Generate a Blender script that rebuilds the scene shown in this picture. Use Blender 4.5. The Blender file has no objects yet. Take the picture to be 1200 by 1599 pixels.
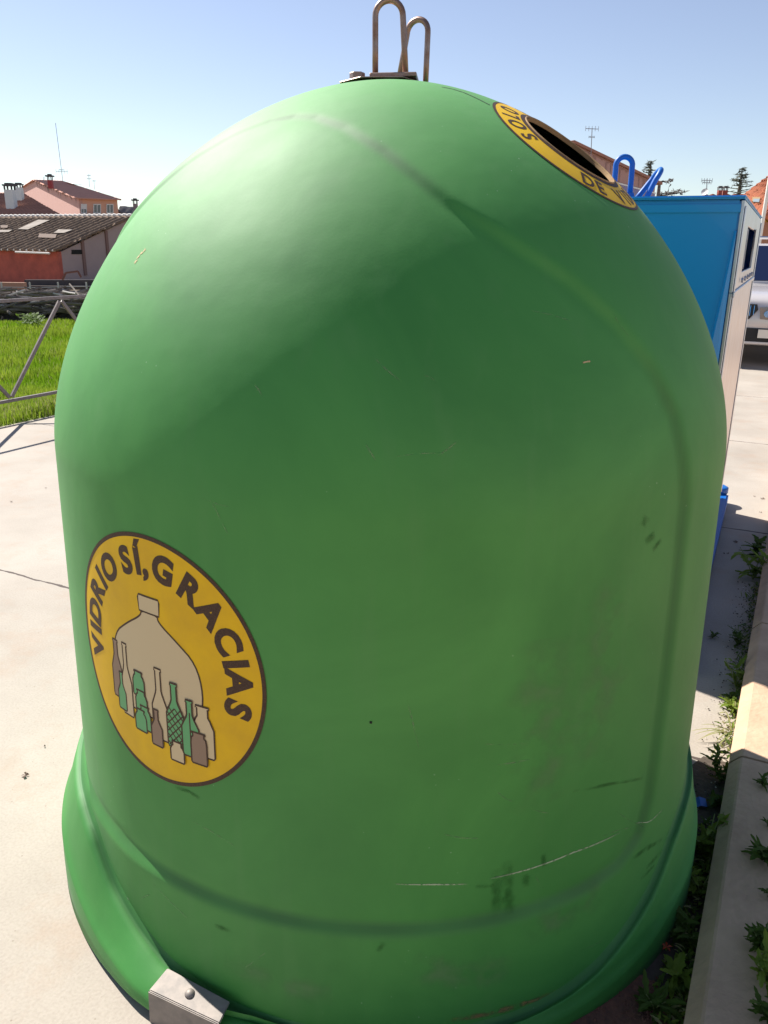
import bpy, bmesh, math, random
import numpy as np
from mathutils import Vector, Matrix
random.seed(7)
C = bpy.context.scene.collection
scene = bpy.context.scene
R = math.radians

# ------------------------------------------------------------------ camera, sky, sun, exposure
F, CX, CY = 1247.0, 600.0, 799.5
PITCH, ROLL, D, XO, H0 = 0.3209, 0.0116, 1.953, 0.0065, 1.5
cd = bpy.data.cameras.new('camera'); cam = bpy.data.objects.new('camera', cd); C.objects.link(cam)
cd.sensor_fit = 'VERTICAL'; cd.sensor_height = 24.0; cd.lens = F/1599*24.0
cd.clip_start = 0.05; cd.clip_end = 4000
cam.matrix_world = Matrix.Translation((0, 0, H0)) @ Matrix.Rotation(math.pi/2-PITCH, 4, 'X') @ Matrix.Rotation(ROLL, 4, 'Z')
scene.camera = cam

SUNV = Vector((-0.655, 0.62, 1.0)).normalized()
w = bpy.data.worlds.new('World'); scene.world = w; w.use_nodes = True
nt = w.node_tree; nt.nodes.clear()
sky = nt.nodes.new('ShaderNodeTexSky'); sky.sky_type = 'NISHITA'; sky.sun_disc = False
sky.sun_elevation = math.asin(SUNV.z); sky.sun_rotation = math.atan2(SUNV.x, SUNV.y)
sky.air_density = 1.0; sky.dust_density = .45; sky.ozone_density = 1.0; sky.altitude = 700
bg = nt.nodes.new('ShaderNodeBackground'); bg.inputs['Strength'].default_value = 0.075
wo = nt.nodes.new('ShaderNodeOutputWorld')
hs = nt.nodes.new('ShaderNodeHueSaturation'); hs.inputs['Saturation'].default_value = .86; hs.inputs['Hue'].default_value = .511
nt.links.new(sky.outputs[0], hs.inputs['Color']); nt.links.new(hs.outputs[0], bg.inputs[0]); nt.links.new(bg.outputs[0], wo.inputs[0])
sl = bpy.data.lights.new('sun', 'SUN'); sl.energy = 5.0; sl.angle = R(0.55); sl.color = (1, .955, .89)
so = bpy.data.objects.new('sun', sl); C.objects.link(so)
so.rotation_euler = SUNV.to_track_quat('Z', 'Y').to_euler(); so.location = (-8, 8, 12)
scene.view_settings.view_transform = 'Standard'; scene.view_settings.look = 'None'
scene.view_settings.exposure = 0.9; scene.view_settings.gamma = 1

# ------------------------------------------------------------------ geometry helpers
def ray(x, y):
    x = (x-CX)/F; y = -(y-CY)/F
    c, s = math.cos(ROLL), math.sin(ROLL); x, y = c*x-s*y, s*x+c*y
    cp, sp = math.cos(PITCH), math.sin(PITCH)
    return Vector((x, cp+y*sp, -sp+y*cp))
O = Vector((0, 0, H0))
def hit(x, y, p, n):
    d = ray(x, y); n = Vector(n); return O + d*((Vector(p)-O).dot(n)/d.dot(n))
def gr(x, y, z=0.0): return hit(x, y, (0, 0, z), (0, 0, 1))
def at(x, y, Y): return hit(x, y, (0, Y, 0), (0, 1, 0))
U = Vector((.4552, .8904, 0)).normalized(); N = Vector((U.y, -U.x, 0))      # street direction, and across it towards the kerb side

def tag(o, label=None, cat=None, group=None, kind=None):
    if label: o['label'] = label
    if cat: o['category'] = cat
    if group: o['group'] = group
    if kind: o['kind'] = kind
    return o
def empty(name, loc, label, cat, group=None):
    o = bpy.data.objects.new(name, None); C.objects.link(o); o.location = loc; o.empty_display_size = .1
    return tag(o, label, cat, group)
def link(name, me, mat, parent=None, smooth=False):
    o = bpy.data.objects.new(name, me); C.objects.link(o)
    for m in (mat if isinstance(mat, (list, tuple)) else [mat]): me.materials.append(m)
    if smooth:
        me.polygons.foreach_set('use_smooth', [True]*len(me.polygons)); me.update()
    if parent:
        o.parent = parent; bpy.context.view_layer.update()
        o.matrix_parent_inverse = Matrix.Identity(4)
        q = parent; M = Matrix.Identity(4)
        while q: M = q.matrix_basis @ M if q.parent is None else (q.matrix_basis @ M); q = q.parent
        me.transform(M.inverted())          # mesh is written in world space, stored in the parent's space
    return o

class MB:
    def __init__(s): s.v = []; s.f = []; s.m = []
    def add(s, vs, fs, mi=0):
        b = len(s.v); s.v += [tuple(x) for x in vs]; s.f += [tuple(b+i for i in f) for f in fs]; s.m += [mi]*len(fs); return s
    def quad(s, a, b, c, d, mi=0): return s.add([a, b, c, d], [(0, 1, 2, 3)], mi)
    def poly(s, ps, mi=0): return s.add(ps, [tuple(range(len(ps)))], mi)
    def obox(s, o, x, y, z, mi=0):       # corner o, edge vectors
        o, x, y, z = map(Vector, (o, x, y, z))
        p = [o, o+x, o+x+y, o+y, o+z, o+x+z, o+x+y+z, o+y+z]
        fs = [(0, 3, 2, 1), (4, 5, 6, 7), (0, 1, 5, 4), (1, 2, 6, 5), (2, 3, 7, 6), (3, 0, 4, 7)]
        if x.cross(y).dot(z) < 0: fs = [f[::-1] for f in fs]
        return s.add(p, fs, mi)
    def box(s, x0, x1, y0, y1, z0, z1, mi=0): return s.obox((x0, y0, z0), (x1-x0, 0, 0), (0, y1-y0, 0), (0, 0, z1-z0), mi)
    def tube(s, pts, r, n=10, cap=True, mi=0, up=None):
        pts = [Vector(p) for p in pts]; m = len(pts); rs = r if isinstance(r, (list, tuple)) else [r]*m
        vs = []; prev = None
        for i, p in enumerate(pts):
            t = (pts[min(i+1, m-1)]-pts[max(i-1, 0)]).normalized()
            if prev is None:
                a = Vector((0, 0, 1)) if abs(t.z) < .9 else Vector((1, 0, 0)); e = t.cross(a).normalized()
            else: e = (prev - t*prev.dot(t)).normalized()
            prev = e; g = t.cross(e)
            for k in range(n):
                th = 2*math.pi*k/n; vs.append(p+(e*math.cos(th)+g*math.sin(th))*rs[i])
        fs = [(i*n+k, i*n+(k+1) % n, (i+1)*n+(k+1) % n, (i+1)*n+k) for i in range(m-1) for k in range(n)]
        if cap: fs += [tuple(range(n))[::-1], tuple((m-1)*n+k for k in range(n))]
        return s.add(vs, fs, mi)
    def bar(s, a, b, wd, ht, up=(0, 0, 1), mi=0):  # rectangular bar
        a, b = Vector(a), Vector(b); t = (b-a).normalized(); upv = Vector(up); e = t.cross(upv).normalized(); g = e.cross(t)
        return s.obox(a-e*wd/2-g*ht/2, e*wd, b-a, g*ht, mi)
    def slab(s, ps, thick, mi=0):        # polygon extruded along thick vector
        ps = [Vector(p) for p in ps]; t = Vector(thick); n = len(ps)
        nn = sum(((ps[i]-ps[0]).cross(ps[(i+1) % n]-ps[0]) for i in range(n)), Vector())
        if nn.dot(t) > 0: ps = ps[::-1]
        fs = [tuple(range(n)), tuple(range(n, 2*n))[::-1]]+[(i, i+n, (i+1) % n+n, (i+1) % n) for i in range(n)]
        return s.add(ps+[p+t for p in ps], fs, mi)
    def build(s, name, mat, parent=None, smooth=False, bevel=0, seg=2):
        me = bpy.data.meshes.new(name); me.from_pydata(s.v, [], s.f); me.polygons.foreach_set('material_index', s.m); me.update()
        if bevel:
            bm = bmesh.new(); bm.from_mesh(me)
            es = [e for e in bm.edges if len(e.link_faces) == 2 and e.calc_face_angle(0) > .5]
            bmesh.ops.bevel(bm, geom=es, offset=bevel, segments=seg, affect='EDGES', clamp_overlap=True)
            bm.to_mesh(me); bm.free()
        o = link(name, me, mat, parent, smooth)
        return o

# ------------------------------------------------------------------ materials
def mat(name, col, rough=.6, metal=0, spec=.5, noise=None, bump=None, col2=None, coat=0, stops=None):
    """noise=(scale, amount) mixes towards col2; bump=(scale, strength, distance)"""
    m = bpy.data.materials.new(name); m.use_nodes = True; t = m.node_tree; b = t.nodes['Principled BSDF']
    b.inputs['Roughness'].default_value = rough; b.inputs['Metallic'].default_value = metal
    b.inputs['Specular IOR Level'].default_value = spec; b.inputs['Coat Weight'].default_value = coat
    b.inputs['Base Color'].default_value = (*col, 1)
    tc = t.nodes.new('ShaderNodeTexCoord')
    if noise:
        n = t.nodes.new('ShaderNodeTexNoise'); n.inputs['Scale'].default_value = noise[0]; n.inputs['Detail'].default_value = 7
        n.inputs['Roughness'].default_value = .62
        r = t.nodes.new('ShaderNodeValToRGB'); r.color_ramp.elements[0].position = .5-noise[1]; r.color_ramp.elements[1].position = .5+noise[1]
        r.color_ramp.elements[0].color = (*col, 1); r.color_ramp.elements[1].color = (*(col2 or [c*.7 for c in col]), 1)
        t.links.new(tc.outputs['Object'], n.inputs['Vector']); t.links.new(n.outputs['Fac'], r.inputs[0]); t.links.new(r.outputs[0], b.inputs['Base Color'])
    if bump:
        n2 = t.nodes.new('ShaderNodeTexNoise'); n2.inputs['Scale'].default_value = bump[0]; n2.inputs['Detail'].default_value = 5
        bp = t.nodes.new('ShaderNodeBump'); bp.inputs['Strength'].default_value = bump[1]; bp.inputs['Distance'].default_value = bump[2]
        t.links.new(tc.outputs['Object'], n2.inputs['Vector']); t.links.new(n2.outputs['Fac'], bp.inputs['Height']); t.links.new(bp.outputs[0], b.inputs['Normal'])
    return m
def nodes_of(m): t = m.node_tree; return t, t.nodes['Principled BSDF']
def N_(t, ty, **k):
    n = t.nodes.new(ty)
    for a, v in k.items():
        if a.startswith('i'): n.inputs[int(a[1:])].default_value = v
        else: setattr(n, a, v)
    return n

M = {}
# weathered green plastic: colour drift, chalky patches, pitted upper surface
def green_mat(name, pits=True):
    m = mat(name, (.045, .22, .06), rough=.5, spec=.5); t, b = nodes_of(m); L = t.links.new
    tc = N_(t, 'ShaderNodeTexCoord')
    n1 = N_(t, 'ShaderNodeTexNoise'); n1.inputs['Scale'].default_value = 1.9; n1.inputs['Detail'].default_value = 9; n1.inputs['Roughness'].default_value = .6; n1.inputs['Distortion'].default_value = .6
    L(tc.outputs['Object'], n1.inputs['Vector'])
    r1 = N_(t, 'ShaderNodeValToRGB'); r1.color_ramp.elements[0].position = .35; r1.color_ramp.elements[1].position = .68
    r1.color_ramp.elements[0].color = (.019, .190, .016, 1); r1.color_ramp.elements[1].color = (.045, .265, .033, 1)
    L(n1.outputs['Fac'], r1.inputs[0])
    # vertical run marks, faint
    mp = N_(t, 'ShaderNodeMapping'); mp.inputs['Scale'].default_value = (14, 14, 1.4); L(tc.outputs['Object'], mp.inputs[0])
    n2 = N_(t, 'ShaderNodeTexNoise'); n2.inputs['Scale'].default_value = 1.5; n2.inputs['Detail'].default_value = 5; L(mp.outputs[0], n2.inputs['Vector'])
    r2 = N_(t, 'ShaderNodeValToRGB'); r2.color_ramp.elements[0].position = .55; r2.color_ramp.elements[1].position = .8
    r2.color_ramp.elements[0].color = (0, 0, 0, 1); r2.color_ramp.elements[1].color = (.35, .35, .35, 1); L(n2.outputs['Fac'], r2.inputs[0])
    mx = N_(t, 'ShaderNodeMixRGB'); L(r2.outputs[0], mx.inputs[0]); L(r1.outputs[0], mx.inputs[1]); mx.inputs[2].default_value = (.065, .235, .050, 1)
    # little pale nicks
    v = N_(t, 'ShaderNodeTexVoronoi'); v.inputs['Scale'].default_value = 34; L(tc.outputs['Object'], v.inputs['Vector'])
    r3 = N_(t, 'ShaderNodeValToRGB'); r3.color_ramp.elements[0].position = .035; r3.color_ramp.elements[1].position = .06
    r3.color_ramp.elements[0].color = (1, 1, 1, 1); r3.color_ramp.elements[1].color = (0, 0, 0, 1); L(v.outputs['Distance'], r3.inputs[0])
    n3 = N_(t, 'ShaderNodeTexNoise'); n3.inputs['Scale'].default_value = 4; L(tc.outputs['Object'], n3.inputs['Vector'])
    r4 = N_(t, 'ShaderNodeValToRGB'); r4.color_ramp.elements[0].position = .52; r4.color_ramp.elements[1].position = .66; L(n3.outputs['Fac'], r4.inputs[0])
    mu = N_(t, 'ShaderNodeMath', operation='MULTIPLY'); L(r3.outputs[0], mu.inputs[0]); L(r4.outputs[0], mu.inputs[1])
    mu2 = N_(t, 'ShaderNodeMath', operation='MULTIPLY'); L(mu.outputs[0], mu2.inputs[0]); mu2.inputs[1].default_value = .45
    mx2 = N_(t, 'ShaderNodeMixRGB'); L(mu2.outputs[0], mx2.inputs[0]); L(mx.outputs[0], mx2.inputs[1]); mx2.inputs[2].default_value = (.35, .5, .33, 1)
    ga = N_(t, 'ShaderNodeAttribute', attribute_name='groove_shade'); gm = N_(t, 'ShaderNodeMath', operation='MULTIPLY'); L(ga.outputs['Fac'], gm.inputs[0]); gm.inputs[1].default_value = .62  # shade of the panel grooves and skirt crease, painted into the base colour
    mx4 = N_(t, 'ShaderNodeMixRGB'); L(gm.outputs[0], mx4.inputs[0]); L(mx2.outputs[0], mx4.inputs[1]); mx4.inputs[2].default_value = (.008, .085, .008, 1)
    L(mx4.outputs[0], b.inputs['Base Color'])
    n4 = N_(t, 'ShaderNodeTexNoise'); n4.inputs['Scale'].default_value = 190; n4.inputs['Detail'].default_value = 3; L(tc.outputs['Object'], n4.inputs['Vector'])
    ad = N_(t, 'ShaderNodeMath', operation='MULTIPLY_ADD'); L(mu.outputs[0], ad.inputs[0]); ad.inputs[1].default_value = -2.2; L(n4.outputs['Fac'], ad.inputs[2])
    bp = N_(t, 'ShaderNodeBump'); bp.inputs['Strength'].default_value = .07; bp.inputs['Distance'].default_value = .001; L(ad.outputs[0], bp.inputs['Height'])
    n6 = N_(t, 'ShaderNodeTexNoise'); n6.inputs['Scale'].default_value = 5; n6.inputs['Detail'].default_value = 3; L(tc.outputs['Object'], n6.inputs['Vector'])
    bp2 = N_(t, 'ShaderNodeBump'); bp2.inputs['Strength'].default_value = .22; bp2.inputs['Distance'].default_value = .012; L(n6.outputs['Fac'], bp2.inputs['Height']); L(bp.outputs[0], bp2.inputs['Normal'])
    L(bp2.outputs[0], b.inputs['Normal'])
    n5 = N_(t, 'ShaderNodeTexNoise'); n5.inputs['Scale'].default_value = 3; n5.inputs['Detail'].default_value = 8; L(tc.outputs['Object'], n5.inputs['Vector'])
    mr = N_(t, 'ShaderNodeMapRange'); mr.inputs['To Min'].default_value = .62; mr.inputs['To Max'].default_value = .78; L(n5.outputs['Fac'], mr.inputs[0])
    L(mr.outputs[0], b.inputs['Roughness'])
    b.inputs['Sheen Weight'].default_value = .02; b.inputs['Sheen Roughness'].default_value = .4; b.inputs['Specular IOR Level'].default_value = .85
    return m
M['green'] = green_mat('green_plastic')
M['green_scuff'] = mat('green_scuff', (.03, .15, .035), rough=.6)
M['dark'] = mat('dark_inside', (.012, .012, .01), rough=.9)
M['yellow'] = mat('sticker_yellow', (.80, .50, .004), rough=.55, spec=.25, noise=(9, .22), col2=(.64, .375, .015))
M['brown'] = mat('sticker_brown', (.040, .020, .014), rough=.6, spec=.3, noise=(400, .12), col2=(.085, .045, .022))
M['cream'] = mat('sticker_cream', (.60, .48, .28), rough=.55, spec=.3)
M['print_green'] = mat('sticker_green', (.10, .36, .13), rough=.5)
M['print_tan'] = mat('sticker_tan', (.25, .16, .10), rough=.5)
M['rim'] = mat('pale_rim', (.36, .24, .12), rough=.85, spec=.15, noise=(30, .25), col2=(.24, .15, .08))
M['steel'] = mat('galvanised_steel', (.15, .14, .13), rough=.6, metal=.35, noise=(28, .3), col2=(.34, .29, .25), bump=(60, .1, .001))
M['rusty'] = mat('rusty_steel', (.38, .30, .27), rough=.42, metal=.75, noise=(24, .25), col2=(.22, .10, .05), bump=(90, .15, .001))
M['pale'] = mat('pale_scratch', (.42, .52, .32), rough=.7)
M['rust_mark'] = mat('rust_mark', (.26, .12, .05), rough=.8, noise=(60, .2), col2=(.12, .2, .06))
M['blue'] = mat('blue_paint', (.002, .27, .66), rough=.34, coat=.15, noise=(3, .3), col2=(.003, .25, .60))
M['blue_deep'] = mat('blue_plastic', (.002, .11, .40), rough=.45)
M['polished'] = mat('polished_steel', (.58, .64, .74), rough=.36, metal=1.0, noise=(9, .3), col2=(.46, .47, .50), bump=(5, .25, .012))
M['black'] = mat('black_rubber', (.012, .012, .013), rough=.7)
M['rail'] = mat('railing_grey', (.22, .175, .165), rough=.5, noise=(25, .2), col2=(.15, .115, .105))
M['antenna'] = mat('antenna_metal', (.32, .32, .34), rough=.5, metal=.5)
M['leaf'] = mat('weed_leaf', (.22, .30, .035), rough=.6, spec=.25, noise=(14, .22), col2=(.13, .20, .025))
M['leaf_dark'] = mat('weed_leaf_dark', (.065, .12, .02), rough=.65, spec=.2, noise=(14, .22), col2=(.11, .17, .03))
M['stem'] = mat('weed_stem', (.16, .20, .06), rough=.7)
M['dry'] = mat('dry_grass', (.42, .36, .17), rough=.8, noise=(30, .3), col2=(.22, .28, .08))
def translucent(m, f=.45):
    t, b = nodes_of(m); tr = N_(t, 'ShaderNodeBsdfTranslucent'); mx = N_(t, 'ShaderNodeMixShader'); mx.inputs[0].default_value = f
    o = t.nodes['Material Output']; lk = b.inputs['Base Color'].links
    if lk: t.links.new(lk[0].from_socket, tr.inputs[0])
    else: tr.inputs[0].default_value = b.inputs['Base Color'].default_value
    t.links.new(b.outputs[0], mx.inputs[1]); t.links.new(tr.outputs[0], mx.inputs[2]); t.links.new(mx.outputs[0], o.inputs[0]); return m
M['window'] = mat('window_glass', (.05, .06, .08), rough=.1, spec=.8)
M['white'] = mat('white_frame', (.75, .74, .7), rough=.5)
M['grass'] = mat('grass_blades', (.17, .29, .02), rough=.75, spec=.1, noise=(1.6, .2), col2=(.30, .38, .04))
for k in ('leaf', 'leaf_dark', 'dry', 'grass'): translucent(M[k])
M['wood'] = mat('weathered_wood', (.24, .20, .17), rough=.9, noise=(6, .3), col2=(.09, .07, .055))
M['wood_pale'] = mat('pale_offcuts', (.5, .46, .42), rough=.9)
M['litter_blue'] = mat('blue_wrapper', (.03, .13, .45), rough=.4)
M['litter_red'] = mat('red_petal', (.45, .08, .03), rough=.6)

def slab_concrete():
    m = mat('plaza_concrete', (.52, .45, .385), rough=.85); t, b = nodes_of(m); L = t.links.new
    tc = N_(t, 'ShaderNodeTexCoord'); sx = N_(t, 'ShaderNodeSeparateXYZ'); L(tc.outputs['Object'], sx.inputs[0])
    n1 = N_(t, 'ShaderNodeTexNoise'); n1.inputs['Scale'].default_value = 1.3; n1.inputs['Detail'].default_value = 9; n1.inputs['Roughness'].default_value = .65
    L(tc.outputs['Object'], n1.inputs['Vector'])
    r1 = N_(t, 'ShaderNodeValToRGB'); r1.color_ramp.elements[0].position = .3; r1.color_ramp.elements[1].position = .72
    r1.color_ramp.elements[0].color = (.31, .27, .222, 1); r1.color_ramp.elements[1].color = (.425, .375, .315, 1); L(n1.outputs['Fac'], r1.inputs[0])
    n2 = N_(t, 'ShaderNodeTexNoise'); n2.inputs['Scale'].default_value = 140; n2.inputs['Detail'].default_value = 4; L(tc.outputs['Object'], n2.inputs['Vector'])
    mx = N_(t, 'ShaderNodeMixRGB', blend_type='MULTIPLY'); mx.inputs[0].default_value = .38; L(r1.outputs[0], mx.inputs[1])
    r2 = N_(t, 'ShaderNodeValToRGB'); r2.color_ramp.elements[0].position = .3; r2.color_ramp.elements[1].position = .6; r2.color_ramp.elements[0].color = (.7, .68, .66, 1); L(n2.outputs['Fac'], r2.inputs[0]); L(r2.outputs[0], mx.inputs[2])
    # brown stains (dirt)
    n3 = N_(t, 'ShaderNodeTexNoise'); n3.inputs['Scale'].default_value = 3.4; n3.inputs['Detail'].default_value = 10; n3.inputs['Roughness'].default_value = .7; L(tc.outputs['Object'], n3.inputs['Vector'])
    r3 = N_(t, 'ShaderNodeValToRGB'); r3.color_ramp.elements[0].position = .52; r3.color_ramp.elements[1].position = .74; r3.color_ramp.elements[1].color = (.6, .6, .6, 1); r3.color_ramp.elements[0].color = (0, 0, 0, 1); L(n3.outputs['Fac'], r3.inputs[0])
    mx2 = N_(t, 'ShaderNodeMixRGB'); L(r3.outputs[0], mx2.inputs[0]); L(mx.outputs[0], mx2.inputs[1]); mx2.inputs[2].default_value = (.34, .24, .17, 1)
    vs_ = N_(t, 'ShaderNodeTexVoronoi'); vs_.inputs['Scale'].default_value = 26; L(tc.outputs['Object'], vs_.inputs['Vector'])
    rs_ = N_(t, 'ShaderNodeValToRGB'); rs_.color_ramp.elements[0].position = .03; rs_.color_ramp.elements[1].position = .075; rs_.color_ramp.elements[0].color = (.55, .5, .45, 1); L(vs_.outputs['Distance'], rs_.inputs[0])
    mxs = N_(t, 'ShaderNodeMixRGB', blend_type='MULTIPLY'); mxs.inputs[0].default_value = .7; L(mx2.outputs[0], mxs.inputs[1]); L(rs_.outputs[0], mxs.inputs[2]); mx2 = mxs
    # joints every 2.385 m along the street, with a ragged edge
    nj = N_(t, 'ShaderNodeTexNoise'); nj.inputs['Scale'].default_value = 5; nj.inputs['Detail'].default_value = 8; L(tc.outputs['Object'], nj.inputs['Vector'])
    ja = N_(t, 'ShaderNodeMath', operation='MULTIPLY_ADD'); L(nj.outputs['Fac'], ja.inputs[0]); ja.inputs[1].default_value = .03; L(sx.outputs['Y'], ja.inputs[2])
    jb = N_(t, 'ShaderNodeMath', operation='ADD'); L(ja.outputs[0], jb.inputs[0]); jb.inputs[1].default_value = -2.33-.015+2.385*20
    jm = N_(t, 'ShaderNodeMath', operation='PINGPONG'); L(jb.outputs[0], jm.inputs[0]); jm.inputs[1].default_value = 2.385/2
    nk = N_(t, 'ShaderNodeTexNoise'); nk.inputs['Scale'].default_value = 16; nk.inputs['Detail'].default_value = 6; L(tc.outputs['Object'], nk.inputs['Vector'])
    wd = N_(t, 'ShaderNodeMapRange'); wd.inputs['From Min'].default_value = .35; wd.inputs['From Max'].default_value = .75; wd.inputs['To Min'].default_value = .003; wd.inputs['To Max'].default_value = .011; L(nk.outputs['Fac'], wd.inputs[0])
    lt = N_(t, 'ShaderNodeMath', operation='LESS_THAN'); L(jm.outputs[0], lt.inputs[0]); L(wd.outputs[0], lt.inputs[1])
    mx3 = N_(t, 'ShaderNodeMixRGB'); L(lt.outputs[0], mx3.inputs[0]); L(mx2.outputs[0], mx3.inputs[1]); mx3.inputs[2].default_value = (.07, .05, .04, 1)
    L(mx3.outputs[0], b.inputs['Base Color'])
    bp = N_(t, 'ShaderNodeBump'); bp.inputs['Strength'].default_value = .35; bp.inputs['Distance'].default_value = .002
    L(n2.outputs['Fac'], bp.inputs['Height']); L(bp.outputs[0], b.inputs['Normal'])
    return m
M['concrete'] = slab_concrete()
M['kerb'] = mat('kerb_concrete', (.60, .41, .27), rough=.88, noise=(7, .22), col2=(.43, .285, .185), bump=(55, .8, .004))
M['earth'] = mat('bare_earth', (.20, .14, .09), rough=.95, noise=(.6, .25), col2=(.14, .11, .06), bump=(30, .6, .02))
M['lawn'] = mat('grass_sward', (.14, .20, .02), rough=.9, noise=(1.2, .22), col2=(.19, .23, .03), bump=(25, .8, .03))
M['red_grit'] = mat('red_grit', (.20, .085, .05), rough=.95, noise=(60, .2), col2=(.10, .05, .035), bump=(120, .8, .004))
M['litter'] = mat('dark_litter', (.05, .04, .03), rough=.95, noise=(60, .3), col2=(.10, .075, .055), bump=(90, .8, .004))

# ------------------------------------------------------------------ setting: ground sheets, kerb, pavement, lawn
def sheet(name, offs, us, z, m, kind='structure', nx=1, ny=1, zf=None):
    """rectangle across the street (offs) x along it (us); object's local X = across, Y = along"""
    o = bpy.data.objects.new(name, None)
    mb = MB(); xs = np.linspace(offs[0], offs[1], nx+1); ys = np.linspace(us[0], us[1], ny+1)
    vs = [(x, y, (zf(x, y) if zf else 0)) for y in ys for x in xs]
    fs = [(j*(nx+1)+i, j*(nx+1)+i+1, (j+1)*(nx+1)+i+1, (j+1)*(nx+1)+i) for j in range(ny) for i in range(nx)]
    mb.add(vs, fs); bpy.data.objects.remove(o)
    ob = mb.build(name, m); ob.matrix_world = Matrix(((N.x, U.x, 0, 0), (N.y, U.y, 0, 0), (0, 0, 1, z), (0, 0, 0, 1)))
    ob['kind'] = kind; return ob
sheet('ground', (-1600, 1600), (-600, 2600), -2.2, M['earth'])
sheet('plaza', (-5.98, -.0), (-12, 90), 0, M['concrete'], ny=40)
def lawn_z(off, uu):
    d = max(0, -off-6.0)
    return -.03*min(d/.6, 1) - (max(0, d-5)/60)**1*2.0 + .05*math.sin(off*1.3)*math.sin(uu*.9)*min(1, d/3) + (.12*math.exp(-((d-7.2)/1.6)**2) if d < 14 else 0)
sheet('lawn', (-25.98, -5.98), (-25, 60), -.0, M['lawn'], nx=60, ny=110, zf=lawn_z)
sheet('waste_ground', (-110, -25.98), (-25, 140), -.0, M['earth'], nx=60, ny=80, zf=lawn_z)
def world(off, uu, z=0): return N*off+U*uu+Vector((0, 0, z))
# kerb stones: vertical back, sloping chamfer, separate lengths with joints
def kerb():
    for i in range(-3, 26):
        u0 = 2.24+.985*i*1.0; u1 = u0+.975
        mb = MB(); pr = [(0, -.06), (0, .076), (.006, .083), (.028, .108), (.034, .111), (.22, .112), (.22, -.06)]
        a = [world(x, u0, z) for x, z in pr]; b = [world(x, u1, z) for x, z in pr]; n = len(pr)
        mb.add(a+b, [tuple(range(n))[::-1], tuple(range(n, 2*n))]+[(k, (k+1) % n, n+(k+1) % n, n+k) for k in range(n)])
        yield mb
km = MB()
for q in kerb(): km.add(q.v, q.f)
kb = km.build('kerb', M['kerb']); kb['kind'] = 'structure'
sheet('kerb_bedding', (.003, .2), (-3, 28), .068, M['litter'])
sheet('pavement', (.221, 6), (-8, 60), .108, M['kerb'])
sheet('car_park', (6, 60), (-20, 90), -.004, M['concrete'])

# ------------------------------------------------------------------ the igloo: profile and surface map
Q = (.7987+.003, .7761+.003, 1.082, 1.838, 1.7128, 1.9164)
def prof(z):
    z = np.asarray(z, float); R0, R1, zs, H, n, m = Q
    u = np.clip((z-zs)/(H-zs), 0, 1)
    return np.where(z < zs, R0+(R1-R0)*z/zs, R1*(1-u**n)**(1/m))
# recessed panel outline (degrees from the panel's centre, height)
half = [(0, .295), (60, .295), (68, .305), (72.5, .34), (74.5, .42), (75.3, .65), (75.5, .9), (75.2, 1.05), (74, 1.13), (72.4, 1.22), (69, 1.305), (63.6, 1.386),
        (57, 1.452), (48.9, 1.508), (39.6, 1.571), (34.5, 1.612), (28.3, 1.655), (18, 1.70), (8, 1.722), (0, 1.727)]
outline = np.array(half+[(-a, z) for a, z in half[::-1][1:-1]])
_zz = np.linspace(0, Q[3], 2000); _rr = prof(_zz); _ll = np.concatenate([[0], np.cumsum(np.hypot(np.diff(_zz), np.diff(_rr)))])
def recess(az, z, raw=False):
    """0 outside the panels, 1 inside, smooth step between; az in degrees (arrays)"""
    az = np.asarray(az, float); z = np.asarray(z, float); z = np.clip(z, 0, Q[3])
    da = (az+30+90) % 180-90
    r = np.maximum(prof(z), .02); l = np.interp(z, _zz, _ll); x = r*np.radians(da)
    P = outline; n = len(P); dmin = np.full(z.shape, 9.); inside = np.zeros(z.shape, bool)
    for i in range(n):
        a, b = P[i], P[(i+1) % n]
        ax, ay, bx, by = r*math.radians(a[0]), float(np.interp(a[1], _zz, _ll)), r*math.radians(b[0]), float(np.interp(b[1], _zz, _ll))
        ex, ey = bx-ax, by-ay; q = np.clip(((x-ax)*ex+(l-ay)*ey)/(ex*ex+ey*ey+1e-12), 0, 1)
        dmin = np.minimum(dmin, np.hypot(x-ax-q*ex, l-ay-q*ey))
        c = ((a[1] > z) != (b[1] > z)) & (da < (b[0]-a[0])*(z-a[1])/((b[1]-a[1]) if b[1] != a[1] else 1e-9)+a[0])
        inside ^= c
    s = np.where(inside, dmin, -dmin)
    if raw: return s
    q = np.clip(s/.036+.5, 0, 1)
    return q*q*(3-2*q)*.88+.22*np.exp(-((s-.006)/.014)**2)
DEPTH = .0115
def body_r(az, z): return np.maximum(prof(z)-DEPTH*(1-.4*np.clip((np.asarray(z)-1.45)/.2, 0, 1))*recess(az, z), .0005)
def P3(az, z, r): a = np.radians(az); return np.stack([XO+r*np.sin(a), D-r*np.cos(a), z+0*a], -1)
def surf_pts(az, z, lift=0.0):
    az = np.atleast_1d(np.asarray(az, float)); z = np.atleast_1d(np.asarray(z, float))
    e = 2e-3; dr = (prof(np.minimum(z+e, Q[3]-1e-4))-prof(z-e))/(2*e); k = np.hypot(1, dr); a = np.radians(az)
    p = P3(az, z, body_r(az, z)); nrm = np.stack([np.sin(a)/k, -np.cos(a)/k, -dr/k], -1)
    return p+nrm*lift
def pix(x, y):      # photo measurement -> (azimuth, height) on the shell
    d = ray(x, y)
    for i in range(400, 1800):
        p = O+d*(i*.002); 
        if p.z < Q[3] and math.hypot(p.x-XO, p.y-D) < float(prof(p.z)): return math.degrees(math.atan2(p.x-XO, D-p.y)), p.z
    return None

igloo = empty('glass_recycling_container', (XO, D, 0), 'big green domed plastic bottle bank with yellow round stickers, filling the foreground', 'bottle bank')
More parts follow.
